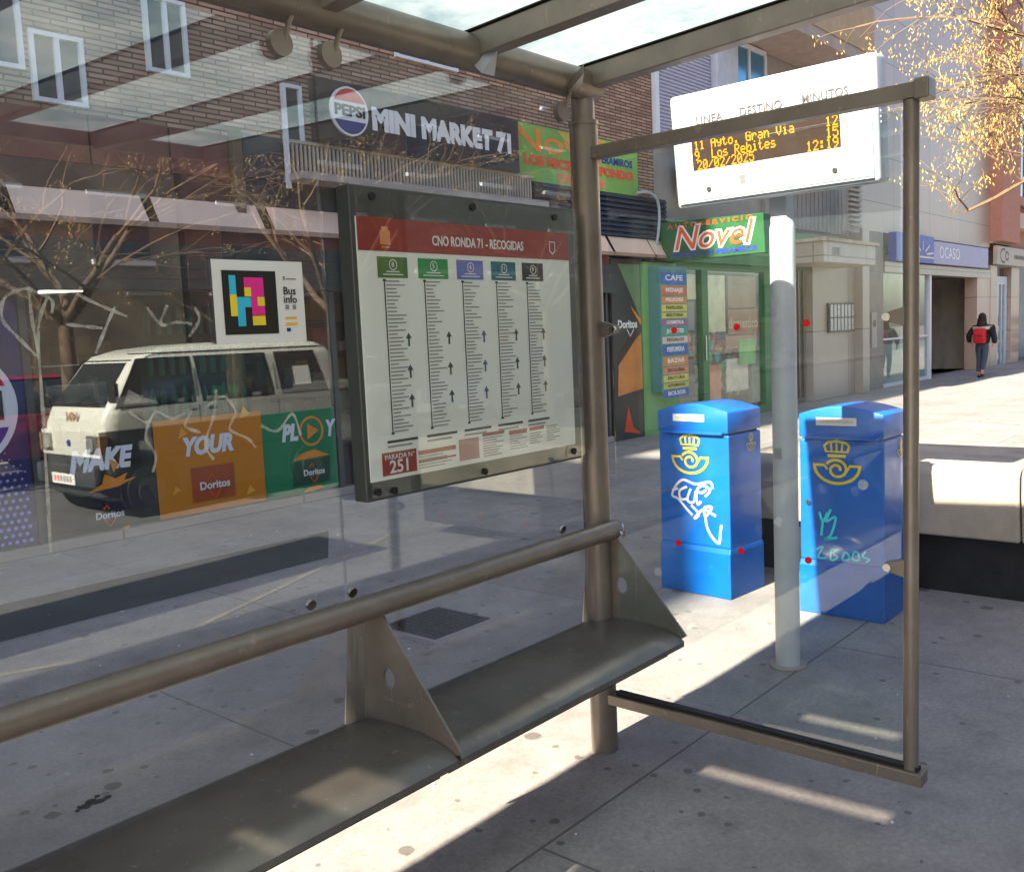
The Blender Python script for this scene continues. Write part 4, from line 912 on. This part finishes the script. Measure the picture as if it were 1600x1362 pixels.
# ------------------------------------------------------------------ stone building
Bd = thing('stone_building', 'grey and pink stone clad building with balconies and a concrete door canopy', 'building', (12.6, FYW, 0))
box((12.60, FYW + .1, 3.27), (20.58, 18, 16)).build('grey_wall', m_greysl, Bd)
gr = MB()
for k in range(20): gr.box((16.4 + k * .2, FYW + .04, 3.4), (16.4 + k * .2 + .17, FYW + .099, 5.4))
gr.build('grooved_cladding', m_greysl, Bd)
sb = MB()
for k in range(34): sb.prism([(12.72, FYW + .02, 4.6 + k * .055), (12.72, FYW - .02, 4.6 + k * .055), (12.72, FYW + .02, 4.6 + k * .055 + .05)], (1.66, 0, 0))
sh_ = sb.build('shutter', m_shut, Bd)
MB().box((12.60, FYW - .06, 4.50), (12.71, FYW + .09, 6.6)).box((12.60, FYW - .06, 4.46), (14.5, FYW + .09, 4.52)).build('shutter_frame', m_wframe, sh_)
box((12.71, FYW + .022, 4.58), (14.40, FYW + .09, 6.6)).build('shutter_back', m_shut, sh_)
MB().box((14.42, FYW - .12, 4.4), (15.16, FYW + .09, 7.2)).build('pale_column', mat('column_pale', (.46, .48, .56), .5), Bd, bevel=.02)
wn = box((15.17, FYW + .0, 5.2), (16.34, FYW + .09, 6.34)).build('window', m_bluewin, Bd)
MB().box((15.17, FYW - .03, 6.34), (16.4, FYW + .05, 6.42)).box((15.72, FYW - .03, 5.2), (15.78, FYW - .001, 6.34)).box((16.34, FYW - .03, 5.2), (16.42, FYW + .05, 6.34)).build('window_frame', m_wframe, wn)
for y0, z, x0, x1 in ((6.95, 6.45, 14.6, 19.2), (6.95, 9.2, 14.6, 20.5)):
    sb_ = MB().box((x0, y0, z), (x1, FYW + .08, z + .22)).build('balcony_slab', mat('slab_pink', (.40, .32, .28), .7, dirt=.2), Bd, bevel=.01)
    MB().box((x0, y0 - .02, z + .221), (x1, y0 + .05, z + 1.1)).build('balcony_parapet', mat('parapet_tan', (.45, .32, .20), .7), sb_)
box((18.4, FYW - .35, 5.3), (20.5, FYW + .09, 12)).build('slatted_bay', mat('bay_lilac', (.42, .44, .52), .6, 0, .1, 3), Bd)
MB().box((14.0, FYW - .25, 4.0), (15.2, FYW + .09, 4.12)).box((15.9, FYW - .4, 4.35), (18.6, FYW + .09, 4.55)).build('ledge', m_conc, Bd)
ac = thing('air_conditioner', 'grey air conditioning unit on the wall behind the display', 'air conditioner', (13.9, 7.7, 3.6))
MB().box((13.2, 7.45, 3.62), (14.0, 7.855, 4.2)).build('casing', m_greysl, ac, bevel=.02)
MB().disc((13.55, 7.445, 3.91), (0, 1, 0), .22, .01, 24).build('fan_grille', m_fascia, ac)
rg_ = MB()
for k in range(10): rg_.box((19.3, FYW - .42, 3.5 + k * .10), (19.9, FYW - .36, 3.55 + k * .10))
rg_.box((19.3, FYW - .36, 3.4), (19.9, FYW - .30, 4.55)).build('ridged_vent', m_greysl, Bd)
cn = MB().box((17.0, 7.06, 2.68), (19.6, FYW + .05, 3.06)).build('canopy', m_marble, Bd, bevel=.01)
box((16.95, 7.0, 3.061), (19.65, FYW + .05, 3.12)).build('canopy_coping', m_conc, cn)
text('EDIF.', (17.6, 7.055, 2.88), FX, .2, m_inkg, cn, width=.4)
MB().box((18.36, FYW, -.02), (20.54, FYW + .5, 3.27)).build('portal_wall', m_marble, Bd)
MB().box((16.46, FYW + .9, -.02), (18.36, FYW + 1.0, 3.27)).build('recess_wall', mat('door_dark', (.06, .05, .045), .4, 0, .2), Bd)
dr = MB()
for k in range(8): dr.box((16.6 + k * .22, FYW + .1, .1), (16.6 + k * .22 + .05, FYW + .14, 2.6))
dr.build('entrance_door', mat('door_bronze', (.12, .09, .07), .35, .6), Bd)
box((16.4, FYW - .02, 0), (16.52, FYW + .1, 2.62)).build('door_jamb', m_marble, Bd)
mbx = thing('mailbox_panel', 'wall panel of grey metal mailboxes beside the dark entrance door', 'mailboxes', (19.7, FYW, 1.3))
box((19.05, FYW - .05, 1.36), (20.40, FYW - .001, 1.96)).build('panel', m_fascia, mbx)
ml_ = MB()
for i in range(7):
    for j in range(2): ml_.box((19.09 + i * .188, FYW - .065, 1.40 + j * .28), (19.09 + i * .188 + .14, FYW - .051, 1.40 + j * .28 + .25))
ml_.build('mailbox_doors', mat('mail_steel', (.35, .35, .37), .3, .6), mbx)
MB().box((20.55, FYW - .18, -.02), (20.95, FYW + .3, 3.55)).build('pilaster', m_marble, Bd, bevel=.01)
MB().box((20.96, FYW - .02, -.02), (22.24, FYW + .3, 3.55)).build('pilaster', mat('pier_brown', (.20, .17, .15), .5, 0, .15, 3), Bd)
ib = thing('intercom', 'small grey intercom plate on the brown pier', 'intercom', (21.4, FYW, 1.1))
box((21.45, FYW - .05, .95), (21.75, FYW - .021, 1.75)).build('plate', m_greysl, ib, bevel=.01); MB().disc((21.6, FYW - .055, 1.5), (0, 1, 0), .08, .01, 12).build('speaker', m_fascia, ib)
box((20.58, FYW, 3.56), (31.19, 18, 16)).build('pink_wall', m_pink, Bd)
box((20.96, FYW - .01, 3.55), (22.55, FYW + .3, 3.58)).build('ledge', m_marble, Bd)
box((12.6, 9.72, -.1), (31.19, 18, 3.26)).build('rear_wall', m_conc, Bd); box((12.6, 9.72, 3.262), (31.19, 18, 3.558)).build('rear_wall_top', m_conc, Bd)
for x_ in (16.47, 22.26, 25.62): box((x_, FYW + .32, -.02), (x_ + .07, 9.59, 3.25)).build('party_wall', m_conc, Bd)
box((31.0, FYW + .32, -.02), (31.15, 9.59, 3.5)).build('party_wall', m_conc, Bd)
# office under the pink wall
box((22.25, FYW - .06, 2.66), (31.1, FYW + .3, 2.90)).build('lintel', m_marble, Bd)
box((22.25, 9.6, -.02), (25.7, 9.7, 3.5)).build('office_wall', mat('office_warm', (.50, .38, .20), .7, 0, .3, 2), Bd)
MB().box((22.26, FYW + .02, .0), (22.34, FYW + .1, 2.66)).box((25.6, FYW - .02, .0), (25.72, FYW + .1, 2.66)).box((24.0, FYW + .02, .0), (24.05, FYW + .1, 2.66)).box((22.34, FYW + .02, 1.1), (25.6, FYW + .07, 1.14)).box((22.34, FYW + .02, 0), (25.6, FYW + .1, .08)).build('window_frame', m_wframe, Bd)
box((22.35, FYW + .045, .08), (25.59, FYW + .053, 2.65)).build('window_pane', m_shopglass, Bd)
box((22.36, FYW + .056, .08), (25.58, FYW + .06, 1.0)).build('frosted_band', mat('frost_teal', (.22, .34, .34), .4), Bd)
box((25.73, 9.3, -.02), (29.78, 9.4, 3.5)).build('entrance_wall', mat('entrance_grey', (.11, .105, .10), .5, 0, .35, 2), Bd)
box((25.73, FYW + .3, 2.67), (29.78, 9.3, 2.72)).build('entrance_ceiling', m_fascia, Bd)
box((26.8, 9.22, .95), (28.0, 9.29, 1.8)).build('pale_panel', mat('pale_panel', (.26, .27, .29), .5), Bd)
box((29.79, FYW - .04, -.02), (31.15, FYW + .3, 2.66)).build('pier', m_pink, Bd)
s5 = thing('office_sign', 'lilac office sign with OCASO lettering and a blue square with a white star', 'sign', (26, FYW, 2.9))
MB().box((25.37, FYW - .16, 2.93), (30.45, FYW - .001, 3.50)).build('board', mat('sign_lilac', (.30, .28, .46), .4), s5, bevel=.008)
MB().box((22.62, FYW - .19, 2.92), (25.36, FYW - .001, 3.58)).build('blue_square', mat('sign_blue', (.012, .025, .32), .35), s5, bevel=.008)
text('OCASO', (26.75, FYW - .164, 3.21), FX, .42, m_inkw, s5, width=1.75)
e = MB()
for a in (10, 50, 90, 130, 170): ribbon(e, (24.5, FYW - .191, 3.12), FX, [(.12 * math.cos(R(a)) * 2.2, .10 * math.sin(R(a))), (.40 * math.cos(R(a)) * 2, .32 * math.sin(R(a)))], .05)
ribbon(e, (24.5, FYW - .191, 3.12), FX, [(-.85, -.06), (.85, -.06)], .04); e.build('ray_emblem', mat('ray_pale', (.75, .60, .45), .5), s5)

# ------------------------------------------------------------------ salmon building
Sb = thing('salmon_building', 'salmon pillared building with dark windows at the far right', 'building', (31.2, FYW, 0))
MB().box((31.2, FYW - .35, 3.75), (33.3, 12, 16)).build('pillar', m_salmon, Sb)
MB().box((33.31, FYW, 3.62), (60, 18, 16)).build('wall', m_salmon, Sb)
wn = box((33.9, FYW - .02, 5.3), (44, FYW - .001, 14)).build('window', m_winglass, Sb)
wf = MB().box((33.32, FYW - .2, 5.0), (44, FYW - .021, 5.28))
for k in range(9): wf.box((34.0 + k * 1.15, FYW - .05, 5.3), (34.06 + k * 1.15, FYW - .021, 14))
wf.build('window_frame', m_salmon, wn)
MB().box((33.32, FYW - .3, 4.25), (60, FYW - .0, 4.72)).build('beam', mat('beam_beige', (.50, .40, .30), .7), Sb)
MB().box((31.2, FYW - .1, 3.7), (33.3, FYW + .0, 3.745)).build('soffit', m_conc, Sb)
MB().box((31.16, FYW - .05, -.02), (31.9, FYW + .3, 3.05)).build('pier', m_pink, Sb); MB().box((33.6, FYW - .05, -.02), (34.6, FYW + .3, 3.05)).build('pier', m_pink, Sb)
box((31.25, 8.62, -.02), (60, 18, 3.6)).build('rear_wall', m_conc, Sb)
box((31.9, 8.5, -.02), (60, 8.6, 3.7)).build('shop_back', mat('shop_cool', (.25, .27, .28), .6, 0, .2, 2), Sb)
dd = MB().box((32.2, FYW + .05, .0), (32.45, FYW + .12, 2.75)).box((33.2, FYW + .05, .0), (33.5, FYW + .12, 2.75)).box((32.45, FYW + .05, 2.5), (33.2, FYW + .12, 2.75)).box((32.8, FYW + .05, .0), (32.9, FYW + .12, 2.5)).build('glass_door', mat('door_paleblue', (.42, .50, .58), .4), Sb)
box((32.4, FYW + .08, .02), (33.3, FYW + .09, 2.6)).build('door_pane', m_shopglass, dd)
s6 = thing('shop_sign', 'beige shop sign with a dark curved emblem and short dark lettering at the far right', 'sign', (33, FYW, 3.1))
MB().box((31.2, FYW - .22, 3.07), (38, FYW - .101, 3.62)).build('board', mat('sign_beige', (.42, .36, .30), .5), s6, bevel=.008)
e = MB(); ribbon(e, (31.9, FYW - .223, 3.34), FX, arc(0, 0, .35, .2, 60, 300, 16), .05); ribbon(e, (32.3, FYW - .223, 3.34), FX, arc(0, 0, .18, .12, 0, 340, 16), .05); e.build('curved_emblem', m_ink, s6)
e = MB()
for k in range(9): rect(e, (33.2 + k * .17, FYW - .223, 3.28), FX, 0, 0, .11, .12, .002)
e.build('dark_lettering', m_ink, s6)
rk = thing('display_rack', 'small dark rack of goods on the pavement at the far right edge', 'rack', (35.5, 7.3, 0))
rb = MB()
for z in (.3, .75, 1.2): rb.box((34.9, 7.2, z), (36.4, 7.6, z + .05))
for x in (34.9, 36.36): rb.box((x, 7.2, 0), (x + .04, 7.24, 1.6))
rb.build('rack_frame', m_fascia, rk)
gd = MB()
for z in (.35, .8, 1.25):
    for k in range(5): gd.box((35.0 + k * .26, 7.23, z + .002), (35.2 + k * .26, 7.5, z + random.uniform(.15, .3)))
tag(gd.build('goods', m_conc, rk), kind='stuff')

# ------------------------------------------------------------------ unseen neighbours mirrored in the glass, and blocks added for their shade
def block(name, lb, x0, y0, x1, y1, h, wall, face, nx, nz):
    b_ = thing(name, lb, 'building', ((x0 + x1) / 2, (y0 + y1) / 2, 0))
    box((x0, y0, -.2), (x1, y1, h)).build('wall', wall, b_)
    for i in range(nx):
        for j in range(nz):
            cx = x0 + (x1 - x0) * (i + .5) / nx; z0 = 3.8 + j * 3.0
            if z0 + 1.6 > h: continue
            if face == '+y':
                wd = box((cx - .7, y1, z0), (cx + .7, y1 + .03, z0 + 1.5)).build('window', m_winglass, b_)
                MB().box((cx - .78, y1 + .0, z0 - .12), (cx + .78, y1 + .12, z0 - .001)).box((cx - .78, y1, z0 + 1.501), (cx + .78, y1 + .06, z0 + 1.6)).build('window_frame', m_wframe, wd)
    return b_
block('added_shade_block', 'tall tan block added left of the shelter, out of frame, to shade the pavement', -30, 4.05, -13.6, 22, 18.5, brickwall('brick_side', ((.4, .28, .2), (.3, .2, .14))), 'none', 0, 0)  # unseen block, added and sized to shade the pavement behind the shelter
block('cream_building', 'cream apartment block across the road, mirrored in the shop glass', -14, -30, 13, -18, 13, mat('stucco_cream', (.26, .21, .15), .8, 0, .2, 2), '+y', 9, 3)
block('brick_building', 'reddish brick block across the road beyond the cream one', 13.2, -30, 44, -18, 16, brickwall('brick_red', ((.20, .10, .07), (.15, .07, .05))), '+y', 9, 4)
ap = thing('added_shade_panel', 'dark panel added left of the shelter, out of frame, to shade the road', 'shade panel', (.9, -2.0, -.12))
MB().box((.55, -2.5, -.12), (.75, -1.52, 3.35)).build('panel', m_fascia, ap, bevel=.02)  # unseen panel, added so that its shadow falls along the road

# ------------------------------------------------------------------ van
VX, VY, VZ = 4.45, -5.88, -.12
V_ = thing('parked_van', 'small white van with dark lower body standing on the road, mirrored in the shelter glass', 'van', (VX, VY, VZ))
m_vanw = mat('van_cream', (.66, .67, .60), .3, 0, .05, 2, 0, .15, coat=.4); m_vang = mat('van_charcoal', (.045, .05, .055), .45, 0, .2, 3)
prof = [(.20, .12, 3.14, .63), (.26, .0, 3.22, .67), (.45, -.03, 3.25, .69), (.58, .0, 3.25, .70), (.80, .0, 3.25, .70), (.93, .02, 3.24, .70), (.99, .03, 3.24, .70), (1.14, .09, 3.23, .695), (1.20, .13, 3.22, .69), (1.40, .28, 3.16, .655), (1.60, .44, 3.08, .62), (1.68, .54, 3.02, .60), (1.745, .78, 2.90, .54), (1.78, 1.15, 2.70, .42), (1.79, 1.5, 2.4, .25)]
def vat(z):
    for a, b in zip(prof[:-1], prof[1:]):
        if a[0] <= z <= b[0]:
            t = (z - a[0]) / (b[0] - a[0]); return tuple(a[i] + (b[i] - a[i]) * t for i in (1, 2, 3))
def vring(z, off=0):
    x0, x1, hw = vat(z); x0 -= off; x1 += off; hw += off; r = .13; out = []
    for cx, cy, a0 in ((x1 - r, hw - r, 0), (x0 + r * 1.3, hw - r, 90), (x0 + r * 1.3, -hw + r, 180), (x1 - r, -hw + r, 270)):
        rx = r if a0 in (0, 270) else r * 1.3
        for k in range(7):
            a = R(a0 + 15 * k); out.append((VX + cx + rx * math.cos(a), VY + cy + r * math.sin(a), VZ + z))
    return out
bd = MB().loft([vring(z) for z in (.93, .96, .99, 1.07, 1.14, 1.20, 1.30, 1.40, 1.50, 1.60, 1.68, 1.72, 1.745, 1.765, 1.78, 1.79)]).build('body', m_vanw, V_, smooth=True)
MB().loft([vring(z) for z in (.20, .26, .36, .45, .58, .70, .80, .928)]).build('lower_body', m_vang, V_, smooth=True)
def side(pts, off, m_, nm, par, ys=1):
    mb = MB(); outp = []
    n_ = 6
    P3 = lambda x, z: (VX + x, VY + ys * (vat(z)[2] + off), VZ + z)
    a, b, c, d = pts   # bottom-left, bottom-right, top-right, top-left
    for i in range(n_):
        t0, t1 = i / n_, (i + 1) / n_
        L = lambda p, q_, t: (p[0] + (q_[0] - p[0]) * t, p[1] + (q_[1] - p[1]) * t)
        mb.quad(P3(*L(a, d, t0)), P3(*L(b, c, t0)), P3(*L(b, c, t1)), P3(*L(a, d, t1)))
    return mb.build(nm, m_, par)
m_vwin = mat('van_glass', (.02, .026, .03), .05, 0, .2, coat=1)
for ys in (1, -1):
    for w_ in (((.20, 1.18), (1.06, 1.18), (1.06, 1.62), (.50, 1.62)), ((1.20, 1.18), (2.08, 1.18), (2.02, 1.62), (1.16, 1.62)), ((2.24, 1.18), (2.86, 1.18), (2.72, 1.62), (2.20, 1.62))):
        sd2 = side([(w_[0][0] - .035, w_[0][1] - .03), (w_[1][0] + .03, w_[1][1] - .03), (w_[2][0] + .03, w_[2][1] + .03), (w_[3][0] - .03, w_[3][1] + .03)], .003, m_black, 'window_rubber', V_, ys)
        side(w_, .006, m_vwin, 'side_window', sd2, ys)
    for a, b in ((.12, .98), (.98, 1.0), ):
        pass
    side([(1.11, .35), (1.125, .35), (1.125, 1.7), (1.11, 1.7)], .004, m_vang, 'door_gap', V_, ys)
    side([(2.14, .35), (2.152, .35), (2.152, 1.7), (2.14, 1.7)], .004, m_vang, 'door_gap', V_, ys)
    side([(.4, 1.693), (2.95, 1.693), (2.95, 1.705), (.4, 1.705)], .012, m_vang, 'gutter', V_, ys)
    for x in (.48, 2.55):
        yw = VY + ys * .63
        wh = MB().disc((VX + x, yw, VZ + .27), (0, 1, 0), .27, .19, 32).build('wheel', m_black, V_, bevel=.03, smooth=True)
        MB().disc((VX + x, yw + ys * .092, VZ + .27), (0, 1, 0), .15, .03, 24).build('rim', mat('rim_dark', (.07, .07, .07), .5), wh, smooth=True)
        MB().disc((VX + x, VY + ys * .69, VZ + .30), (0, 1, 0), .33, .03, 32).build('wheel_arch', m_black, V_)
# front (faces -X)
def fr_(y0, z0, y1, z1, off, m_, nm, par=V_, y2=None, y3=None):
    y2 = y0 if y2 is None else y2; y3 = y1 if y3 is None else y3
    return MB().prism([(VX + vat(z0)[0] - off, VY + y0, VZ + z0), (VX + vat(z0)[0] - off, VY + y1, VZ + z0), (VX + vat(z1)[0] - off, VY + y3, VZ + z1), (VX + vat(z1)[0] - off, VY + y2, VZ + z1)], (.004, 0, 0)).build(nm, m_, par)
wr_ = fr_(-.60, 1.17, .60, 1.64, .006, m_black, 'windscreen_rubber', y2=-.50, y3=.50); fr_(-.57, 1.20, .57, 1.61, .012, m_vwin, 'windscreen', wr_, -.48, .48)
MB().box((VX - .012, VY - .66, VZ + .66), (VX + .1, VY + .66, VZ + .93)).build('front_panel', m_vanw, V_, bevel=.01)
for s_ in (1, -1):
    hl = MB().box((VX - .022, VY + s_ * .40, VZ + .70), (VX + .02, VY + s_ * .64, VZ + .89)).build('headlight', mat('lamp_bezel', (.10, .10, .10), .3), V_, bevel=.01)
    MB().disc((VX - .024, VY + s_ * .50, VZ + .795), (1, 0, 0), .078, .02, 24).build('lens', mat('lamp_lens', (.30, .31, .30), .12, .3), hl, smooth=True)
    MB().box((VX - .02, VY + s_ * .655, VZ + .70), (VX + .06, VY + s_ * .70, VZ + .89)).build('indicator', mat('lens_amber', (.30, .16, .06), .2), V_)
    MB().tube([(VX + .15, VY + s_ * .70, VZ + 1.25), (VX + .12, VY + s_ * .80, VZ + 1.30)], .012, 8).build('mirror_arm', m_black, V_)
    MB().box((VX + .06, VY + s_ * .78, VZ + 1.22), (VX + .12, VY + s_ * .92, VZ + 1.42)).build('mirror', m_black, V_, bevel=.02)
MB().box((VX - .10, VY - .68, VZ + .36), (VX + .02, VY + .68, VZ + .58)).build('bumper', m_vang, V_, bevel=.04, smooth=True)
pl_ = box((VX - .108, VY - .26, VZ + .38), (VX - .101, VY + .26, VZ + .49)).build('number_plate', m_inkw, V_)
MB().disc((VX - .018, VY, VZ + .80), (1, 0, 0), .035, .012, 20).build('emblem', m_printblue, V_)
text('101', (VX + vat(1.05)[0] - .012, VY + .0, VZ + 1.05), FY, .17, mat('print_rust', (.30, .12, .03), .5), V_, bold=.002, width=.26)
for k in range(6): box((VX - .110, VY - .21 + k * .072, VZ + .405), (VX - .1085, VY - .17 + k * .072, VZ + .465)).build('plate_character', m_redorange if k < 2 else m_inkg, pl_)
for ys in (1, -1):
    side([(.98, 1.06), (1.08, 1.06), (1.08, 1.085), (.98, 1.085)], .02, m_black, 'door_handle', V_, ys); side([(1.22, 1.06), (1.32, 1.06), (1.32, 1.085), (1.22, 1.085)], .02, m_black, 'door_handle', V_, ys)
    side([(.12, .60), (3.1, .60), (3.1, .64), (.12, .64)], .015, m_black, 'side_trim', V_, ys); side([(2.2, .66), (2.75, .66), (2.75, .90), (2.2, .90)], .004, m_vang, 'fuel_panel', V_, ys)
for s_ in (-.33, .33):
    MB().box((VX + .75, VY + s_ - .2, VZ + .75), (VX + 1.0, VY + s_ + .2, VZ + 1.3)).build('seat', m_vang, V_, bevel=.05)
for s_ in (-.35, .1): MB().tube([(VX + .10, VY + s_, VZ + 1.175), (VX + .165, VY + s_ + .38, VZ + 1.23)], .006, 6).build('wiper', m_black, V_)
for x0, z0, w_, h_, mm, nm in ((1.28, 1.21, .14, .10, pmats[2], 'green_sticker'), (1.50, 1.21, .14, .10, pmats[2], 'green_sticker'), (2.40, 1.25, .24, .22, m_paper, 'paper_notice')):
    side([(x0, z0), (x0 + w_, z0), (x0 + w_, z0 + h_), (x0, z0 + h_)], .010, mm, nm, V_)
side([(.26, 1.19), (.62, 1.19), (.45, 1.26), (.34, 1.34)], .010, mat('cloth_pattern', (.4, .4, .4), .8, 0, .9, 25), 'patterned_cloth', V_)
# parked cars beyond on the road, mirrored behind the van
def car(x, y, col, lb, rot=0):
    c_ = thing('parked_car', lb, 'car', (x, y, -.12), 'cars parked across the road')
    bm_ = mat('car_' + lb.split()[0], col, .25, .2, .05, 2, coat=1)
    pr_ = [(0, .35), (0, .68), (.15, .82), (.95, .95), (4.0, .95), (4.15, .80), (4.15, .35)]
    MB().prism([(x + a, y - .85, -.12 + b) for a, b in pr_], (0, 1.7, 0)).build('body', bm_, c_, bevel=.06, smooth=True)
    MB().loft([[(x + a, y + s_ * w_, -.12 + z) for a, s_ in ((x0, -1), (x1, -1), (x1, 1), (x0, 1))] for z, x0, x1, w_ in ((.94, .95, 3.95, .80), (1.42, 1.6, 3.4, .64))]).build('cabin', m_vwin, c_, bevel=.04, smooth=True)
    MB().loft([[(x + a, y + s_ * w_, -.12 + z) for a, s_ in ((x0, -1), (x1, -1), (x1, 1), (x0, 1))] for z, x0, x1, w_ in ((1.421, 1.6, 3.4, .65), (1.46, 1.7, 3.3, .60))]).build('roof', bm_, c_)
    for a in (.75, 3.35):
        for s_ in (-1, 1):
            w2 = MB().disc((x + a, y + s_ * .78, -.12 + .31), (0, 1, 0), .31, .2, 24).build('wheel', m_black, c_, smooth=True)
            MB().disc((x + a, y + s_ * .885, -.12 + .31), (0, 1, 0), .18, .012, 20).build('rim', m_greysl, w2)
car(2.6, -9.9, (.35, .02, .02), 'red car parked across the road behind the van'); car(8.2, -9.9, (.5, .5, .5), 'silver car parked across the road past the van'); car(14, -9.9, (.03, .05, .12), 'navy car parked farther along the road')

# ------------------------------------------------------------------ person
def skin(name, vs, es, m_, parent, root=0, sub=2):
    po = Vector(ORG.get(parent.name, (0, 0, 0))) if parent else Vector((0, 0, 0))
    me = bpy.data.meshes.new(name); me.from_pydata([Vector(v[0]) - po for v in vs], es, []); o = bpy.data.objects.new(name, me); C.objects.link(o)
    sk = o.modifiers.new('skin', 'SKIN'); sk.use_smooth_shade = True
    for i, v in enumerate(vs):
        r = v[1]; r = r if isinstance(r, tuple) else (r, r); me.skin_vertices[0].data[i].radius = r; me.skin_vertices[0].data[i].use_root = (i == root)
    if sub: o.modifiers.new('sub', 'SUBSURF').levels = sub; o.modifiers['sub'].render_levels = sub
    me.materials.append(m_)
    if parent: o.parent = parent
    if parent: ORG[o.name] = tuple(po)
    return o
px_, py_ = 26.0, 6.7
W = thing('person', 'person walking away in a black jacket with a cream band, red backpack and jeans', 'person', (px_, py_, 0))
def pp(x, y, z): return (px_ + x, py_ + y, z)
m_skin = mat('skin', (.42, .24, .17), .5); m_jk = mat('jacket_black', (.012, .012, .016), .8, 0, .2, 20, .3); m_jeans = mat('jeans_blue', (.05, .07, .11), .85, 0, .2, 20, .3)
# +x is ahead of the walker, +y the left side
bv = [(pp(0, 0, .86), (.12, .10)), (pp(.0, 0, 1.05), (.11, .10)), (pp(0, 0, 1.25), (.13, .11)), (pp(0, 0, 1.38), (.06, .06)), (pp(.02, 0, 1.44), (.05, .05)), (pp(.03, 0, 1.51), (.075, .07)), (pp(.03, 0, 1.57), (.07, .065)),
      (pp(.0, .16, 1.30), .05), (pp(-.03, .25, 1.08), .04), (pp(.08, .27, .90), .033), (pp(.11, .27, .84), .028), (pp(.0, -.16, 1.30), .05), (pp(-.06, -.25, 1.08), .04), (pp(.03, -.24, .92), .033), (pp(.06, -.23, .86), .028),
      (pp(.0, .075, .80), .085), (pp(.08, .08, .46), .055), (pp(-.02, .08, .12), .038), (pp(.0, .08, .05), .04), (pp(.12, .09, .03), .03), (pp(.0, -.075, .80), .085), (pp(-.02, -.06, .46), .055), (pp(-.18, -.05, .16), .038), (pp(-.20, -.05, .09), .04), (pp(-.10, -.05, .03), .03)]
be = [(0, 1), (1, 2), (2, 3), (3, 4), (4, 5), (5, 6), (2, 7), (7, 8), (8, 9), (9, 10), (2, 11), (11, 12), (12, 13), (13, 14), (0, 15), (15, 16), (16, 17), (17, 18), (18, 19), (0, 20), (20, 21), (21, 22), (22, 23), (23, 24)]
bo = skin('body', bv, be, m_skin, W)
for s_, (hx, hy, hz) in ((1, (.12, .27, .82)), (-1, (.07, -.23, .84))):
    for k in range(4): bv0 = pp(hx + .018 * k - .02, hy, hz)
    fm = MB()
    for k in range(4): fm.tube([pp(hx + .018 * k - .03, hy, hz + .01), pp(hx + .018 * k - .03, hy - s_ * .01, hz - .045), pp(hx + .018 * k - .03, hy - s_ * .025, hz - (.07, .08, .075, .06)[k])], [.009, .008, .006], 6)
    fm.tube([pp(hx + .03, hy, hz + .02), pp(hx + .05, hy - s_ * .01, hz - .03)], [.010, .007], 6); fm.build('fingers', m_skin, bo)
skin('trousers', [(pp(0, 0, .86), (.14, .125)), (pp(0, 0, .95), (.14, .12)), (pp(.0, .08, .78), .10), (pp(.08, .08, .46), .070), (pp(-.01, .08, .12), .058), (pp(.0, -.08, .78), .10), (pp(-.02, -.065, .46), .070), (pp(-.17, -.05, .19), .058)], [(0, 1), (0, 2), (2, 3), (3, 4), (0, 5), (5, 6), (6, 7)], m_jeans, W)
jk = skin('jacket', [(pp(0, 0, .80), (.17, .21)), (pp(0, 0, 1.0), (.15, .19)), (pp(0, 0, 1.22), (.15, .19)), (pp(0, 0, 1.33), (.11, .15)), (pp(.01, 0, 1.38), (.09, .09)), (pp(.0, .20, 1.27), .085), (pp(-.05, .31, 1.06), .075), (pp(.07, .31, .90), .060), (pp(.0, -.20, 1.27), .085), (pp(-.07, -.29, 1.06), .075), (pp(.02, -.30, .86), .062)],
          [(0, 1), (1, 2), (2, 3), (3, 4), (2, 5), (5, 6), (6, 7), (2, 8), (8, 9), (9, 10)], m_jk, W)
MB().loft([[pp(.145 * math.cos(a) - .005, .245 * math.sin(a), z + .035 * abs(math.sin(a))) for a in [k * math.pi / 12 for k in range(24)]] for z in (1.20, 1.24, 1.275)]).build('cream_band', mat('cream_cloth', (.50, .42, .36), .8), jk, smooth=True)
hr_ = MB().sphere(pp(.0, 0, 1.53), .098, 1.05, .95, 1.15, 18); hr_.loft([[pp(-.03 + r * 1.0 * math.cos(a), r * 1.1 * math.sin(a), z) for a in [k * math.pi / 8 for k in range(16)]] for z, r in ((1.50, .098), (1.42, .10), (1.34, .115), (1.28, .10))])
hr_.build('hair', mat('hair_dark', (.025, .012, .010), .6, 0, .4, 60, .5), W, smooth=True)
bp = MB().box(pp(-.30, -.145, .88), pp(-.15, .145, 1.25)).build('backpack', mat('backpack_red', (.50, .015, .025), .6, 0, .2, 10, .2), W, bevel=.05, smooth=True, seg=4)
MB().box(pp(-.325, -.10, .92), pp(-.30, .10, 1.06)).build('backpack_pocket', mat('pocket_red', (.42, .01, .02), .6), bp, bevel=.01)
MB().tube([pp(-.29, -.09, 1.07), pp(-.32, 0, 1.075), pp(-.29, .09, 1.07)], .008, 6).build('backpack_zip', m_ink, bp)
sh = MB()
for x, y, z in ((.02, .08, .0), (-.19, -.05, .04)): sh.sphere(pp(x + .05, y, z + .045), .05, 2.4, .9, .85, 12)
sh.build('shoes', m_black, W, smooth=True)
